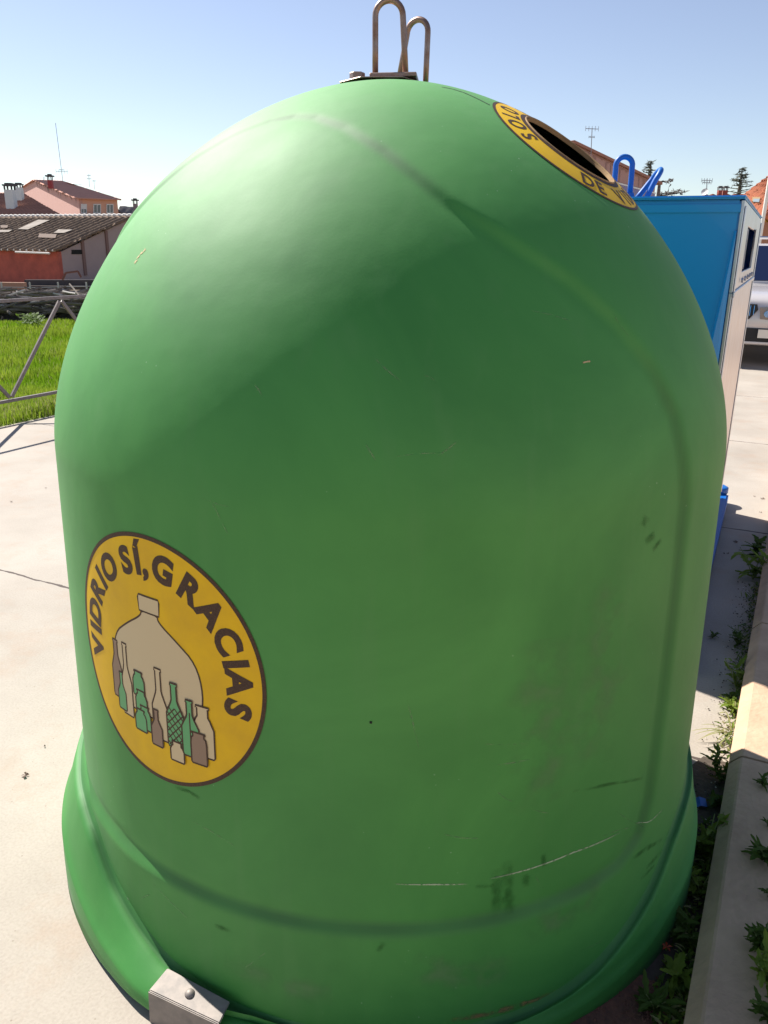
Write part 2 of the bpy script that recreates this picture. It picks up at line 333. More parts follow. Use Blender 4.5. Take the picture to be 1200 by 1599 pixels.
# --- shell
naz = 540; azs = np.linspace(-180, 180, naz, endpoint=False)
zs = list(np.linspace(.0, Q[2], 150)); th = np.linspace(0, 1, 150)[1:-1]
zs += list(Q[2]+(Q[3]-Q[2])*np.sin(th*math.pi/2)**1.0) + [Q[3]-2e-5]
zs = np.array(sorted(zs)); A, Z = np.meshgrid(azs, zs); Rr = body_r(A, Z); pts = P3(A.ravel(), Z.ravel(), Rr.ravel())
nz = len(zs); fs = [(j*naz+i, j*naz+(i+1) % naz, (j+1)*naz+(i+1) % naz, (j+1)*naz+i) for j in range(nz-1) for i in range(naz)]
fs.append(tuple((nz-1)*naz+i for i in range(naz)))
me = bpy.data.meshes.new('shell'); me.from_pydata([tuple(p) for p in pts], [], fs); me.update()
# hole centre on the dome, and its local frame
HAZ, HZ, HRO, HRI = 57.3, 1.690, .173, .105
ha = math.radians(HAZ); e = 1e-3; dr = float((prof(HZ+e)-prof(HZ-e))/(2*e))
HN = Vector((math.sin(ha), -math.cos(ha), -dr)).normalized(); HC = Vector(P3(HAZ, HZ, float(prof(HZ))).tolist() if False else (XO+float(prof(HZ))*math.sin(ha), D-float(prof(HZ))*math.cos(ha), HZ))
HE = Vector((math.cos(ha), math.sin(ha), 0)); HU = HN.cross(HE)      # HE: sideways to the right seen from outside, HU: upwards
def cut_hole(me, C0, Nn, Rad, inner=.45):
    """delete the shell faces within the mouth and snap the border onto the circle"""
    bm = bmesh.new(); bm.from_mesh(me)
    e1 = Nn.orthogonal().normalized(); e2 = Nn.cross(e1)
    def loc(p): d = p-C0; return d.dot(e1), d.dot(e2), d.dot(Nn)
    dele = []
    for f in bm.faces:
        c = f.calc_center_median(); x, y, h = loc(c)
        if h > -.15 and math.hypot(x, y) < Rad and len(f.verts) == 4: dele.append(f)
    bmesh.ops.delete(bm, geom=dele, context='FACES')
    bm.verts.ensure_lookup_table()
    for v in bm.verts:
        x, y, h = loc(v.co); r = math.hypot(x, y)
        if v.is_boundary and h > -.15 and r < Rad*1.15 and r > Rad*.7:
            s = Rad/r; v.co += e1*(x*(s-1))+e2*(y*(s-1))
    bm.to_mesh(me); bm.free()
cut_hole(me, HC, HN, HRI)
c2 = Vector((XO-(HC.x-XO), D-(HC.y-D), HC.z)); cut_hole(me, c2, Vector((-HN.x, -HN.y, HN.z)), HRI)
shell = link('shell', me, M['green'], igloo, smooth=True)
def _az_height(p):
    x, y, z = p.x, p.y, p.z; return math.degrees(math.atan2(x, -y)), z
_az = np.array([_az_height(v.co) for v in shell.data.vertices]); _s = recess(_az[:, 0], _az[:, 1], True)
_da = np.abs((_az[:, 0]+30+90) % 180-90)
_g = np.exp(-(_s/.0125)**2)*(1-np.clip((_az[:, 1]-1.25)/.1, 0, 1)*np.clip((_da-36)/6, 0, 1)*.9)  # painted shade along the panel outline, mostly left off the upper shoulders
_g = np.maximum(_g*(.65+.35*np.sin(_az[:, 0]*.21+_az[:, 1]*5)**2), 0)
shell.data.attributes.new('groove_shade', 'FLOAT', 'POINT').data.foreach_set('value', _g.astype(np.float32))
shell['label'] = 'green domed shell with large recessed panels'

def dome_drop(p, n, lift=0.0):      # point p moved along n onto the shell
    lo, hi = -.25, .2
    for k in range(26):
        m_ = (lo+hi)/2; X = p+n*m_
        if X.z < Q[3] and math.hypot(X.x-XO, X.y-D) < float(prof(X.z)): lo = m_
        else: hi = m_
    return p+n*(lo+lift)

# --- base skirt (flange)
def lerp_t(x, xs, ys): return np.interp(x, xs, ys)
def skirt():
    azs = np.arange(-180, 180, 1.5); rows = []
    aa = np.abs(azs)
    zc = lerp_t(aa, [0, 20, 28, 34, 40, 47, 54, 60, 70, 180], [.045, .05, .065, .085, .12, .17, .25, .28, .29, .29])
    zr = lerp_t(aa, [0, 28, 36, 45, 55, 65, 180], [.035, .04, .055, .075, .115, .15, .16])
    ro = lerp_t(azs, [-180, -70, -50, -42, -36, -31, -24, -18, 0, 30, 60, 180], [.845, .858, .862, .866, .872, .870, .862, .845, .832, .832, .842, .845])
    zb = lerp_t(azs, [-180, -70, -50, -36, -22, -12, 180], [0, 0, .006, .02, .016, 0, 0])
    base = body_r(azs, zc)
    prof_rows = []
    prof_rows.append((base-.012, zc+.02)); prof_rows.append((base+.001, zc+.006)); prof_rows.append((base+.005, zc-.006)); prof_rows.append((base+.010, zc-.009)); prof_rows.append((base+.016, zc-.006))
    for q in (.25, .5, .75, .9): prof_rows.append((base+.016+(ro-.010-base-.016)*q, zc-.004+(zr+.006-zc+.004)*q+.004*math.sin(math.pi*q)))
    prof_rows.append((ro-.006, zr+.001)); prof_rows.append((ro-.001, zr-.006))
    prof_rows.append((ro, zr-.012)); prof_rows.append((ro+.002, (zr+zb)/2-.004)); prof_rows.append((ro+.003, zb+.004)); prof_rows.append((ro-.001, zb)); prof_rows.append((ro-.03, zb)); prof_rows.append((ro-.03, zb+.05))
    n = len(azs); vs = []
    for r, z in prof_rows: vs += [tuple(p) for p in P3(azs, z, r)]
    fs = [(j*n+(i+1) % n, j*n+i, (j+1)*n+i, (j+1)*n+(i+1) % n) for j in range(len(prof_rows)-1) for i in range(n)]
    fs = [f[::-1] for f in fs]
    fs = [f[::-1] for f in fs]
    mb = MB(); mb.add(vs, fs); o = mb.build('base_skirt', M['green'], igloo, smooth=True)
    gv_ = np.zeros((len(prof_rows), n), np.float32); gv_[1] = .6; gv_[2] = 1; gv_[3] = .9; gv_[4] = .3  # painted shade in the valley between shell and skirt
    o.data.attributes.new('groove_shade', 'FLOAT', 'POINT').data.foreach_set('value', gv_.ravel())
    return o
skirt()

# --- drape flat art onto the shell (round sticker on the wall)
SAZ, SZ = -33.6, .768
def flat_to_wall(me, lift, s0=SAZ, z0=SZ):
    co = np.empty(len(me.vertices)*3); me.vertices.foreach_get('co', co); co = co.reshape(-1, 3)
    az = s0+np.degrees(co[:, 0]/.781); z = z0+co[:, 1]
    p = surf_pts(az, z, lift); me.vertices.foreach_set('co', p.ravel()); me.update()
def flat_to_dome(me, lift):
    for v in me.vertices:
        x, y = v.co.x, v.co.y
        v.co = dome_drop(HC+HE*x+HU*y, HN, lift)
    me.update()
def cut_grid(me, step):
    bm = bmesh.new(); bm.from_mesh(me)
    xs = [v.co.x for v in bm.verts]; ys = [v.co.y for v in bm.verts]
    for vals, ax in ((xs, 0), (ys, 1)):
        a, b = min(vals), max(vals); k = math.floor(a/step)+1
        while k*step < b:
            co = [0, 0, 0]; co[ax] = k*step; no = [0, 0, 0]; no[ax] = 1
            bmesh.ops.bisect_plane(bm, geom=bm.verts[:]+bm.edges[:]+bm.faces[:], plane_co=co, plane_no=no, dist=1e-6); k += 1
    bm.to_mesh(me); bm.free()
def disc(r, rin=0, rings=18, seg=144):
    mb = MB(); vs = []; rs = np.linspace(rin, r, rings+1)
    for q in rs: vs += [(q*math.cos(2*math.pi*k/seg), q*math.sin(2*math.pi*k/seg), 0) for k in range(seg)]
    fs = [(j*seg+k, (j+1)*seg+k, (j+1)*seg+(k+1) % seg, j*seg+(k+1) % seg) for j in range(rings) for k in range(seg)]
    me = bpy.data.meshes.new('d'); me.from_pydata(vs, [], fs); bm = bmesh.new(); bm.from_mesh(me); bmesh.ops.remove_doubles(bm, verts=bm.verts, dist=1e-6); bm.to_mesh(me); bm.free(); return me
def poly_mesh(loops):
    """flat polygons (closed outlines, list of 2-D points) triangulated"""
    bm = bmesh.new()
    for lp in loops:
        vs = [bm.verts.new((x, y, 0)) for x, y in lp]; bm.faces.new(vs)
    bmesh.ops.triangulate(bm, faces=bm.faces[:])
    for f in bm.faces:
        if f.normal.z < 0: f.normal_flip()
    me = bpy.data.meshes.new('p'); bm.to_mesh(me); bm.free(); return me
def smooth_loop(pts, it=2):
    for _ in range(it):
        q = []
        for i in range(len(pts)):
            a, b = pts[i], pts[(i+1) % len(pts)]
            q += [(a[0]*.75+b[0]*.25, a[1]*.75+b[1]*.25), (a[0]*.25+b[0]*.75, a[1]*.25+b[1]*.75)]
        pts = q
    return pts
def stroke(pts, wd, closed=False):
    """line of quads around a polyline"""
    n = len(pts); out = []; L_ = []; R_ = []
    for i in range(n):
        a = pts[(i-1) % n] if (closed or i > 0) else pts[i]; b = pts[(i+1) % n] if (closed or i < n-1) else pts[i]
        tx, ty = b[0]-a[0], b[1]-a[1]; l = math.hypot(tx, ty) or 1; nx, ny = -ty/l*wd/2, tx/l*wd/2
        L_.append((pts[i][0]+nx, pts[i][1]+ny)); R_.append((pts[i][0]-nx, pts[i][1]-ny))
    for i in range(n if closed else n-1):
        j = (i+1) % n; out.append([R_[i], R_[j], L_[j], L_[i]])
    bm = bmesh.new()
    for q in out: bm.faces.new([bm.verts.new((x, y, 0)) for x, y in q])
    for f in bm.faces:
        f.normal_update()
        if f.normal.z < 0: f.normal_flip()
    me = bpy.data.meshes.new('s'); bm.to_mesh(me); bm.free(); return me
def glyph(ch, size, bold):
    cu = bpy.data.curves.new('t', 'FONT'); cu.body = ch; cu.size = size; cu.align_x = 'CENTER'; cu.offset = bold; cu.resolution_u = 5
    ob = bpy.data.objects.new('t', cu); C.objects.link(ob); bpy.context.view_layer.update()
    me = bpy.data.meshes.new_from_object(ob.evaluated_get(bpy.context.evaluated_depsgraph_get()))
    bpy.data.objects.remove(ob); bpy.data.curves.remove(cu); return me
def join(meshes):
    bm = bmesh.new()
    for m_ in meshes: bm.from_mesh(m_)
    me = bpy.data.meshes.new('j'); bm.to_mesh(me); bm.free(); return me
def arc_letters(items, rad, size, bold, stretch=1.0, inward=False):
    """items: (char, angle deg). Baseline on radius rad; inward=True puts the tops towards the centre"""
    out = []
    for ch, ang in items:
        g = glyph(ch, size, bold); a = R(ang)
        rot = Matrix.Rotation(a-math.pi/2 if not inward else a+math.pi/2, 4, 'Z')
        g.transform(Matrix.Translation((rad*math.cos(a), rad*math.sin(a), 0)) @ rot @ Matrix.Diagonal((stretch, 1, 1, 1))); out.append(g)
    return join(out)

# round sticker: yellow disc, brown edge, words round the top, bottles below
st = link('round_sticker', disc(.2425), M['yellow'], None); flat_to_wall(st.data, .0006)
def childize(o, parent):     # meshes written in world space, moved into the parent's space
    q = parent; Mx = Matrix.Identity(4)
    while q: Mx = q.matrix_basis @ Mx; q = q.parent
    o.parent = parent; o.data.transform(Mx.inverted()); return o
childize(st, igloo); st['label'] = 'big yellow round sticker reading VIDRIO SÍ, GRACIAS above drawn bottles'
def art(name, me, m, lift, label=None, grid=.02, dome=False, parent=None):
    cut_grid(me, grid)
    o = link(name, me, m)
    (flat_to_dome if dome else flat_to_wall)(o.data, lift); childize(o, parent)
    for p in o.data.polygons: p.use_smooth = True
    if label: o['label'] = label
    return o
art('border', disc(.2495, .2415, 2, 180), M['brown'], .0009, parent=st)
words = [('V', 189.5), ('I', 178), ('D', 167), ('R', 151.5), ('I', 139.5), ('O', 126.5), ('S', 107), ('Í', 96.5), (',', 90.5), ('G', 77.5), ('R', 59), ('A', 42.5), ('C', 26), ('I', 13.5), ('A', 3), ('S', -12.5)]
for wd_ in words: art('letter', arc_letters([wd_], .1735, .070, .0034, 1.0), M['brown'], .0010, parent=st, grid=.012)
def bottle(cx, y0, w_, h, nk=.32, nh=.3, sh=.18, lean=0.0):
    """outline of a standing bottle: centre, foot, width, height, neck width and height ratios"""
    b, n = w_/2, w_*nk/2; yb = y0+h*(1-nh-sh); yn = y0+h*(1-nh)
    p = [(-b*.9, y0), (b*.9, y0), (b, y0+h*.04), (b, yb), (n*1.3, yn), (n, yn+h*.05), (n, y0+h*.96), (n*1.25, y0+h*.965), (n*1.25, y0+h), (-n*1.25, y0+h), (-n*1.25, y0+h*.965), (-n, y0+h*.96), (-n, yn+h*.05), (-n*1.3, yn), (-b, yb), (-b, y0+h*.04)]
    return [(cx+x+lean*(y-y0), y) for x, y in p]
layers = []
flask = smooth_loop([(-.022, .100), (-.024, .088), (-.07, .060), (-.112, .028), (-.125, -.03), (-.118, -.085), (-.10, -.12), (.09, -.12), (.112, -.085), (.122, -.03), (.108, .028), (.066, .060), (.022, .088), (.022, .100)], 2)
cap = [(-.027, .099), (.026, .099), (.028, .125), (.026, .131), (-.026, .131), (-.029, .125)]
items = [(flask, 'cream'), (cap, 'cream'),
         (bottle(-.117, -.115, .034, .125, .4, .3), 'print_tan'), (bottle(-.085, -.142, .034, .155, .34, .35), 'cream'), (bottle(-.104, -.137, .027, .082, .34, .35), 'print_green'),
         (bottle(.012, -.158, .040, .150, .34, .35), 'cream'), (bottle(.117, -.160, .048, .105, .5, .25), 'cream'),
         (bottle(-.045, -.085, .034, .052, .6, .2), 'print_green'), (bottle(-.040, -.122, .034, .050, .6, .2), 'print_green'), (bottle(-.032, -.153, .034, .050, .6, .2), 'print_green'), (bottle(-.045, -.160, .034, .046, .6, .2), 'print_green'),
         (bottle(.001, -.175, .030, .078, .36, .32), 'print_tan'), (bottle(.052, -.162, .042, .136, .32, .3), 'print_green'),
         (bottle(.088, -.168, .040, .118, .32, .3), 'print_green'), (bottle(.106, -.178, .036, .066, .7, .18), 'print_tan'), (bottle(.053, -.190, .034, .042, .6, .25), 'cream')]
lift = .0009
for k, (lp, mk) in enumerate(items):
    art('drawn_bottle', poly_mesh([lp]), M[mk], lift, parent=st, grid=.012)
    art('outline', stroke(lp, .0036, True), M['brown'], lift+.00007, parent=st, grid=.012)
    lift += .00014
net = []
for k in range(-4, 9):      # wicker net on the wide green bottle
    for s_ in (1, -1):
        y = -.160+k*.0155; a = (.052-.019*s_, y); b = (.052+.019*s_, y+.04)
        t0 = max(0, (-.158-a[1])/.04); t1 = min(1, (-.078-a[1])/.04)
        if t1 > t0: net.append(stroke([(a[0]+(b[0]-a[0])*t0, a[1]+.04*t0), (a[0]+(b[0]-a[0])*t1, a[1]+.04*t1)], .0028))
art('drawn_netting', join(net), M['brown'], .0009+.00014*12.8, parent=st, grid=.012)
for sp_ in ([(.088, -.155), (.088, -.075)],): art('drawn_line', stroke(sp_, .003), M['brown'], .0009+.00014*13.8, parent=st, grid=.012)

# ring sticker round the mouth
rs = link('mouth_sticker', disc(HRO, HRI+.012, 10, 160), M['yellow']); flat_to_dome(rs.data, .0007); childize(rs, igloo)
for p in rs.data.polygons: p.use_smooth = True
rs['label'] = 'yellow ring sticker round the mouth reading SOLO ENVASES DE VIDRIO'
art('border', join([disc(HRO+.004, HRO-.002, 2, 180), disc(HRI+.014, HRI+.003, 2, 120)]), M['brown'], .0011, dome=True, parent=rs)
w1 = 'SOLO ENVASES'; w2 = 'DE VIDRIO'
it1 = [(c, 168-17.5*i) for i, c in enumerate(w1) if c != ' ']; it2 = [(c, 270-46+12.6*i) for i, c in enumerate(w2) if c != ' ']
for t_ in it1: art('letter', arc_letters([t_], HRI+.020, .052, .0012, .85), M['brown'], .0013, dome=True, parent=rs, grid=.012)
for t_ in it2: art('letter', arc_letters([t_], HRO-.009, .052, .0012, .85, inward=True), M['brown'], .0013, dome=True, parent=rs, grid=.012)
mb = MB(); seg = 96; vs = []; prf = [(HRI+.004, -.003), (HRI+.004, .0022), (HRI+.002, .003), (HRI+.0005, .002), (HRI, -.006)]
for r, h in prf:
    for k in range(seg):
        a = 2*math.pi*k/seg; p = dome_drop(HC+(HE*math.cos(a)+HU*math.sin(a))*(HRI+.002), HN); base = p+(HE*math.cos(a)+HU*math.sin(a))*(r-HRI-.002)
        vs.append(base+HN*h)
mb.add(vs, [(j*seg+k, (j+1)*seg+k, (j+1)*seg+(k+1) % seg, j*seg+(k+1) % seg) for j in range(len(prf)-1) for k in range(seg)])
mb.build('mouth_rim', M['rim'], igloo, smooth=True)
# dark lining under the shell so the mouth looks into an unlit inside
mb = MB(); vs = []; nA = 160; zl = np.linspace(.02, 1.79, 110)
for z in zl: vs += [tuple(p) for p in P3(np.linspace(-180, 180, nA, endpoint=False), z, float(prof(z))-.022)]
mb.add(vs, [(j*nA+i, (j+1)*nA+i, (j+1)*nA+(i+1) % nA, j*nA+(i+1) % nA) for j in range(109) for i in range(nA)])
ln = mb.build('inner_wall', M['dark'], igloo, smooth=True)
bm = bmesh.new(); bm.from_mesh(ln.data)
for cc, nn in ((HC, HN), (c2, Vector((-HN.x, -HN.y, HN.z)))):
    cl = cc-Vector((XO, D, 0))
    ds = [f for f in bm.faces if ((f.calc_center_median()-cl)-nn*((f.calc_center_median()-cl).dot(nn))).length < HRI+.006 and (f.calc_center_median()-cl).dot(nn) > -.16]
    bmesh.ops.delete(bm, geom=ds, context='FACES')
bm.to_mesh(ln.data); bm.free()

# ribbon marks on the shell
def soft(m, sc=60, lo=.35, hi=.62, mul=1.0):
    """worn-through mark: opacity from the strip's fade attribute broken up by noise"""
    t, b = nodes_of(m); at_ = N_(t, 'ShaderNodeAttribute', attribute_name='fade'); n = N_(t, 'ShaderNodeTexNoise'); n.inputs['Scale'].default_value = sc; n.inputs['Detail'].default_value = 6
    tc = N_(t, 'ShaderNodeTexCoord'); t.links.new(tc.outputs['Object'], n.inputs['Vector'])
    r_ = N_(t, 'ShaderNodeMapRange'); r_.inputs['From Min'].default_value = lo; r_.inputs['From Max'].default_value = hi; t.links.new(n.outputs['Fac'], r_.inputs[0])
    a = N_(t, 'ShaderNodeMath', operation='MULTIPLY'); t.links.new(at_.outputs['Fac'], a.inputs[0]); t.links.new(r_.outputs[0], a.inputs[1])
    c_ = N_(t, 'ShaderNodeMath', operation='MULTIPLY', use_clamp=True); t.links.new(a.outputs[0], c_.inputs[0]); c_.inputs[1].default_value = mul
    t.links.new(c_.outputs[0], b.inputs['Alpha']); return m
def ribbon(name, pts, wd, m, lift=.0006, n=40):
    ap = [pix(*p) for p in pts]; ap = [a for a in ap if a]
    P = np.array(ap); s = np.linspace(0, len(P)-1, n); az = np.interp(s, range(len(P)), P[:, 0]); z = np.interp(s, range(len(P)), P[:, 1])
    c = surf_pts(az, z, lift); c2_ = surf_pts(az, z, lift+.01); vs = []; fd = []
    for i in range(n):
        t = Vector(c[min(i+1, n-1)]-c[max(i-1, 0)]).normalized(); nn = Vector(c2_[i]-c[i]).normalized(); e_ = t.cross(nn)
        w_ = wd/2*random.uniform(.75, 1.2); k = math.sin(math.pi*(i+.2)/(n-.6))**.5
        vs += [Vector(c[i])-e_*w_, Vector(c[i])-e_*w_*.3, Vector(c[i])+e_*w_*.3, Vector(c[i])+e_*w_]; fd += [0, k, k, 0]
    mb = MB(); mb.add(vs, [(4*i+a, 4*i+a+1, 4*i+a+5, 4*i+a+4) for i in range(n-1) for a in range(3)])
    o = mb.build(name, m, igloo, smooth=True)
    at_ = o.data.attributes.new('fade', 'FLOAT', 'POINT'); at_.data.foreach_set('value', [float(x) for x in fd])
    return o
soft(M['pale'], 120, .3, .5, 1.0); soft(M['rust_mark'], 40, .38, .6, .9)
ribbon('scratch', [(618, 1386), (680, 1387), (732, 1386)], .0042, M['pale'])
ribbon('scratch', [(768, 1378), (830, 1362), (900, 1336), (975, 1303)], .0046, M['pale'])
ribbon('scratch', [(1000, 1290), (1018, 1280), (1036, 1262)], .003, M['pale'])
ribbon('scratch', [(183, 1388), (192, 1396), (203, 1405)], .012, M['pale'], n=12)
ribbon('scratch', [(203, 412), (212, 399), (221, 388)], .012, soft(mat('bare_patch', (.55, .42, .22), .8), 160, .42, .56, 1.3), n=12)
ribbon('scratch', [(916, 568), (922, 566), (928, 565)], .004, soft(mat('bare_patch_small', (.55, .42, .22), .8), 200, .2, .4, 1.3), n=8)
ribbon('rust_stain', [(705, 1592), (760, 1582), (820, 1566), (886, 1541)], .016, M['rust_mark'])
def scuff(pts, wd): ribbon('scuff', pts, wd, SC, n=16)
SC = soft(mat('soft_scuff', (.015, .135, .012), .7), 30, .3, .6, .5)
for pts, wd in (([(777, 1362), (779, 1400), (780, 1436)], .026), ([(794, 1350), (797, 1395), (799, 1432)], .028), ([(824, 1370), (827, 1390)], .022), ([(852, 1338), (855, 1358)], .016), ([(745, 1390), (775, 1388)], .012),
                ([(1014, 849), (1030, 836)], .022), ([(1010, 824), (1018, 808)], .026), ([(1026, 862), (1040, 844)], .014), ([(985, 1342), (1008, 1325), (1034, 1310)], .016), ([(1008, 1356), (1034, 1326)], .016), ([(1000, 1372), (1022, 1350)], .014),
                ([(268, 1233), (290, 1240), (308, 1251)], .012), ([(336, 1445), (362, 1453)], .014), ([(900, 1240), (960, 1228), (1010, 1218)], .010),
                ([(600, 1470), (590, 1486)], .014)):
    scuff(pts, wd)
SR = soft(mat('hairline_wear', (.22, .36, .16), .85), 90, .4, .58, .55); rs2 = random.Random(21)
for k in range(26):
    x0 = rs2.uniform(180, 1010); y0 = rs2.choice((rs2.uniform(480, 900), rs2.uniform(1150, 1540), rs2.uniform(1250, 1540))); a = rs2.gauss(.3, .7); l = rs2.uniform(15, 80)
    if x0 < 440 and 800 < y0 < 1270: continue
    ribbon('scratch', [(x0, y0), (x0+math.cos(a)*l*.5, y0+math.sin(a)*l*.5+rs2.uniform(-3, 3)), (x0+math.cos(a)*l, y0+math.sin(a)*l)], rs2.uniform(.0018, .004), SR, n=14)
PW = soft(mat('chalky_bloom', (.16, .33, .12), .85), 18, .42, .72, .6)
for pts, wd in (([(820, 1450), (880, 1430), (940, 1390)], .09), ([(860, 1000), (850, 1150), (860, 1260)], .16), ([(640, 1510), (720, 1520), (800, 1510)], .08), ([(350, 1500), (430, 1535), (520, 1550)], .07), ([(960, 900), (950, 1050), (935, 1200)], .12)):
    ribbon('chalky_patch', pts, wd, PW, n=24)
ribbon('top_seam', [(690, 136), (706, 139), (725, 145), (745, 154), (764, 164)], .005, mat('seam_shadow_gap', (.03, .09, .035), .8))
mb = MB(); a_, z_ = pix(579, 1133); mb.slab([Vector(p) for p in [surf_pts(a_+dx, z_+dz, .0004)[0] for dx, dz in ((-.15, -.002), (.15, -.002), (.15, .002), (-.15, .002))]], Vector((0, -.001, 0)))
mb.build('speck', M['dark'], igloo)

# --- top plate, hoops, bolts
ZT = 1.838
plate = MB()
ps = [(-.105, 1.90), (-.06, 1.87), (.03, 1.885), (.062, 1.93), (.062, 2.06), (-.02, 2.12), (-.10, 2.03)]
plate.slab([(x, y, ZT-.009*max(0, -x/.105)**1.5) for x, y in ps], (0, 0, .003))
pl = plate.build('lifting_plate', M['rusty'], igloo, bevel=.0012, seg=1)
def hexbolt(name, c, r, h, parent, m, ax=(0, 0, 1)):
    ax = Vector(ax).normalized(); e1 = ax.orthogonal().normalized(); e2 = ax.cross(e1); mb = MB()
    mb.slab([Vector(c)+(e1*math.cos(k*math.pi/3+.3)+e2*math.sin(k*math.pi/3+.3))*r for k in range(6)], ax*h)
    return mb.build(name, m, parent, bevel=h*.12, seg=1)
hexbolt('bolt', (-.068, 1.915, ZT-.002), .0175, .016, pl, M['rusty']); hexbolt('bolt', (.01, 2.09, ZT+.005), .0155, .012, pl, M['rusty'])
mb = MB(); mb.slab([(-.042, 1.915, ZT+.0055), (.058, 1.90, ZT+.0055), (.066, 1.985, ZT+.0055), (-.032, 2.0, ZT+.0055)], (0, 0, .009)); mb.build('hoop_base', M['rusty'], pl, bevel=.0015, seg=1)
mb = MB(); mb.slab([(.0, 2.03, ZT+.0055), (.064, 2.05, ZT+.0055), (.058, 2.15, ZT+.0055), (-.01, 2.13, ZT+.0055)], (0, 0, .009)); mb.build('hoop_base', M['rusty'], pl, bevel=.0015, seg=1)
def hoop(name, f1, f2, t1, t2, rad, m, parent, crown=None):
    """inverted U: feet f1,f2, shoulders t1,t2, round crown over the shoulders"""
    f1, f2, t1, t2 = map(Vector, (f1, f2, t1, t2)); c = (t1+t2)/2; a = (t1-c); up = ((t1-f1)+(t2-f2)).normalized(); up = (up-a.normalized()*up.dot(a.normalized())).normalized()
    pts = [f1, f1.lerp(t1, .5)]+[c+a*math.cos(math.pi*k/14)+up*a.length*(crown or 1)*math.sin(math.pi*k/14) for k in range(15)]+[f2.lerp(t2, .5), f2]
    mb = MB(); mb.tube(pts, rad, 14); return mb.build(name, m, parent, smooth=True)
Yh = 1.955
hoop('lifting_hoop', (-.030, Yh, ZT+.01), (.0365, Yh-.005, ZT+.01), at(586.5, 26, Yh), at(629.5, 24, Yh-.005), .0066, M['rusty'], igloo)
Yh = 2.10
hoop('lifting_hoop', at(624, 121, Yh), at(664.5, 140, Yh-.03), at(636, 54, Yh), at(668.5, 50, Yh-.03), .0066, M['rusty'], igloo)

# --- galvanised corner bracket on the skirt
zb_ = .075
A1 = gr(262, 1513, zb_+.012); B1 = gr(233, 1548, zb_); C1 = gr(343, 1600, zb_-.004); D1 = gr(360, 1566, zb_+.004)
mb = MB(); mb.slab([A1, B1, C1, D1], (0, 0, .0035))
dn = (B1-A1).normalized(); tz = Vector((0, 0, .0035)); mb.slab([B1+tz, C1+tz, C1+Vector((dn.x*.004, dn.y*.004, -.075)), B1+Vector((dn.x*.004, dn.y*.004, -.075))], Vector((dn.x, dn.y, 0))*.0035)
br = mb.build('corner_bracket', M['steel'], igloo, bevel=.0025, seg=2)
bc = gr(297, 1552, zb_+.006); mb = MB(); mb.tube([bc+Vector((0, 0, -.002)), bc+Vector((0, 0, .002)), bc+Vector((0, 0, .006)), bc+Vector((0, 0, .0085))], [.0105, .0105, .008, .003], 16); mb.build('rivet', M['steel'], br, smooth=True)

# ------------------------------------------------------------------ blue paper container behind
ub = Vector((.429, .903, 0)).normalized(); nb = Vector((ub.y, -ub.x, 0)); NR = Vector((1.2, 2.875, 0)); LB, WB, ZB = 1.95, 1.0, 1.664
blue = empty('paper_recycling_container', NR-nb*WB/2+ub*LB/2, 'blue metal recycling container with shiny steel side, behind the green dome', 'recycling container')
def bp(t, o, z): return NR+ub*t+nb*o+Vector((0, 0, z))      # t along, o outwards (0 = side face), z up
mb = MB(); th_ = .03
mb.slab([bp(0, -.012, .14), bp(0, -.012, ZB), bp(0, -WB, ZB), bp(0, -WB, .14)], ub*th_)
mb.build('front_panel', M['blue'], blue, bevel=.006)
mb = MB(); mb.slab([bp(LB-.03, -.012, .14), bp(LB-.03, -.012, ZB), bp(LB-.03, -WB, ZB), bp(LB-.03, -WB, .14)], ub*th_); mb.build('rear_panel', M['blue'], blue, bevel=.006)
mb = MB(); mb.slab([bp(.032, -WB, .14), bp(LB-.032, -WB, .14), bp(LB-.032, -WB, ZB), bp(.032, -WB, ZB)], nb*.02); mb.build('far_side_panel', M['blue'], blue)
mb = MB(); mb.slab([bp(-.012, .004, ZB+.001), bp(LB+.01, .004, ZB+.001), bp(LB+.01, -WB-.01, ZB+.001), bp(-.012, -WB-.01, ZB+.001)], (0, 0, .012)); mb.build('lid', M['blue'], blue, bevel=.005)
# pressed stiffener near the front panel's right edge and a fold below the lid
fl = [(-.022, -.014, ZB-.10), (-.035, -.014, ZB-.30), (-.062, -.014, ZB-.62), (-.078, -.014, ZB-1.0), (-.10, -.014, .2)]
for (a0, a1, za), (b0, b1, zb2) in zip(fl[:-1], fl[1:]):
    mb = MB(); mb.add([bp(-.0005, a0, za), bp(-.016, a0+.008, za), bp(-.002, a1, za), bp(-.0005, b0, zb2), bp(-.016, b0+.008, zb2), bp(-.002, b1, zb2)], [(0, 1, 4, 3), (1, 2, 5, 4), (0, 3, 5, 2), (0, 2, 1), (3, 4, 5)]); mb.build('pressed_fold', M['blue'], blue)
for zz, oo in ((ZB-.62, -.05), (ZB-1.0, -.062)):
    mb = MB(); mb.bar(bp(-.014, oo-.03, zz), bp(-.010, oo+.035, zz-.008), .012, .016); mb.build('pressed_dimple', M['blue'], blue, bevel=.004)
mb = MB(); mb.bar(bp(-.004, -WB, ZB-.028), bp(-.004, -.01, ZB-.028), .006, .028); mb.build('lid_lip', M['blue'], blue, bevel=.002)
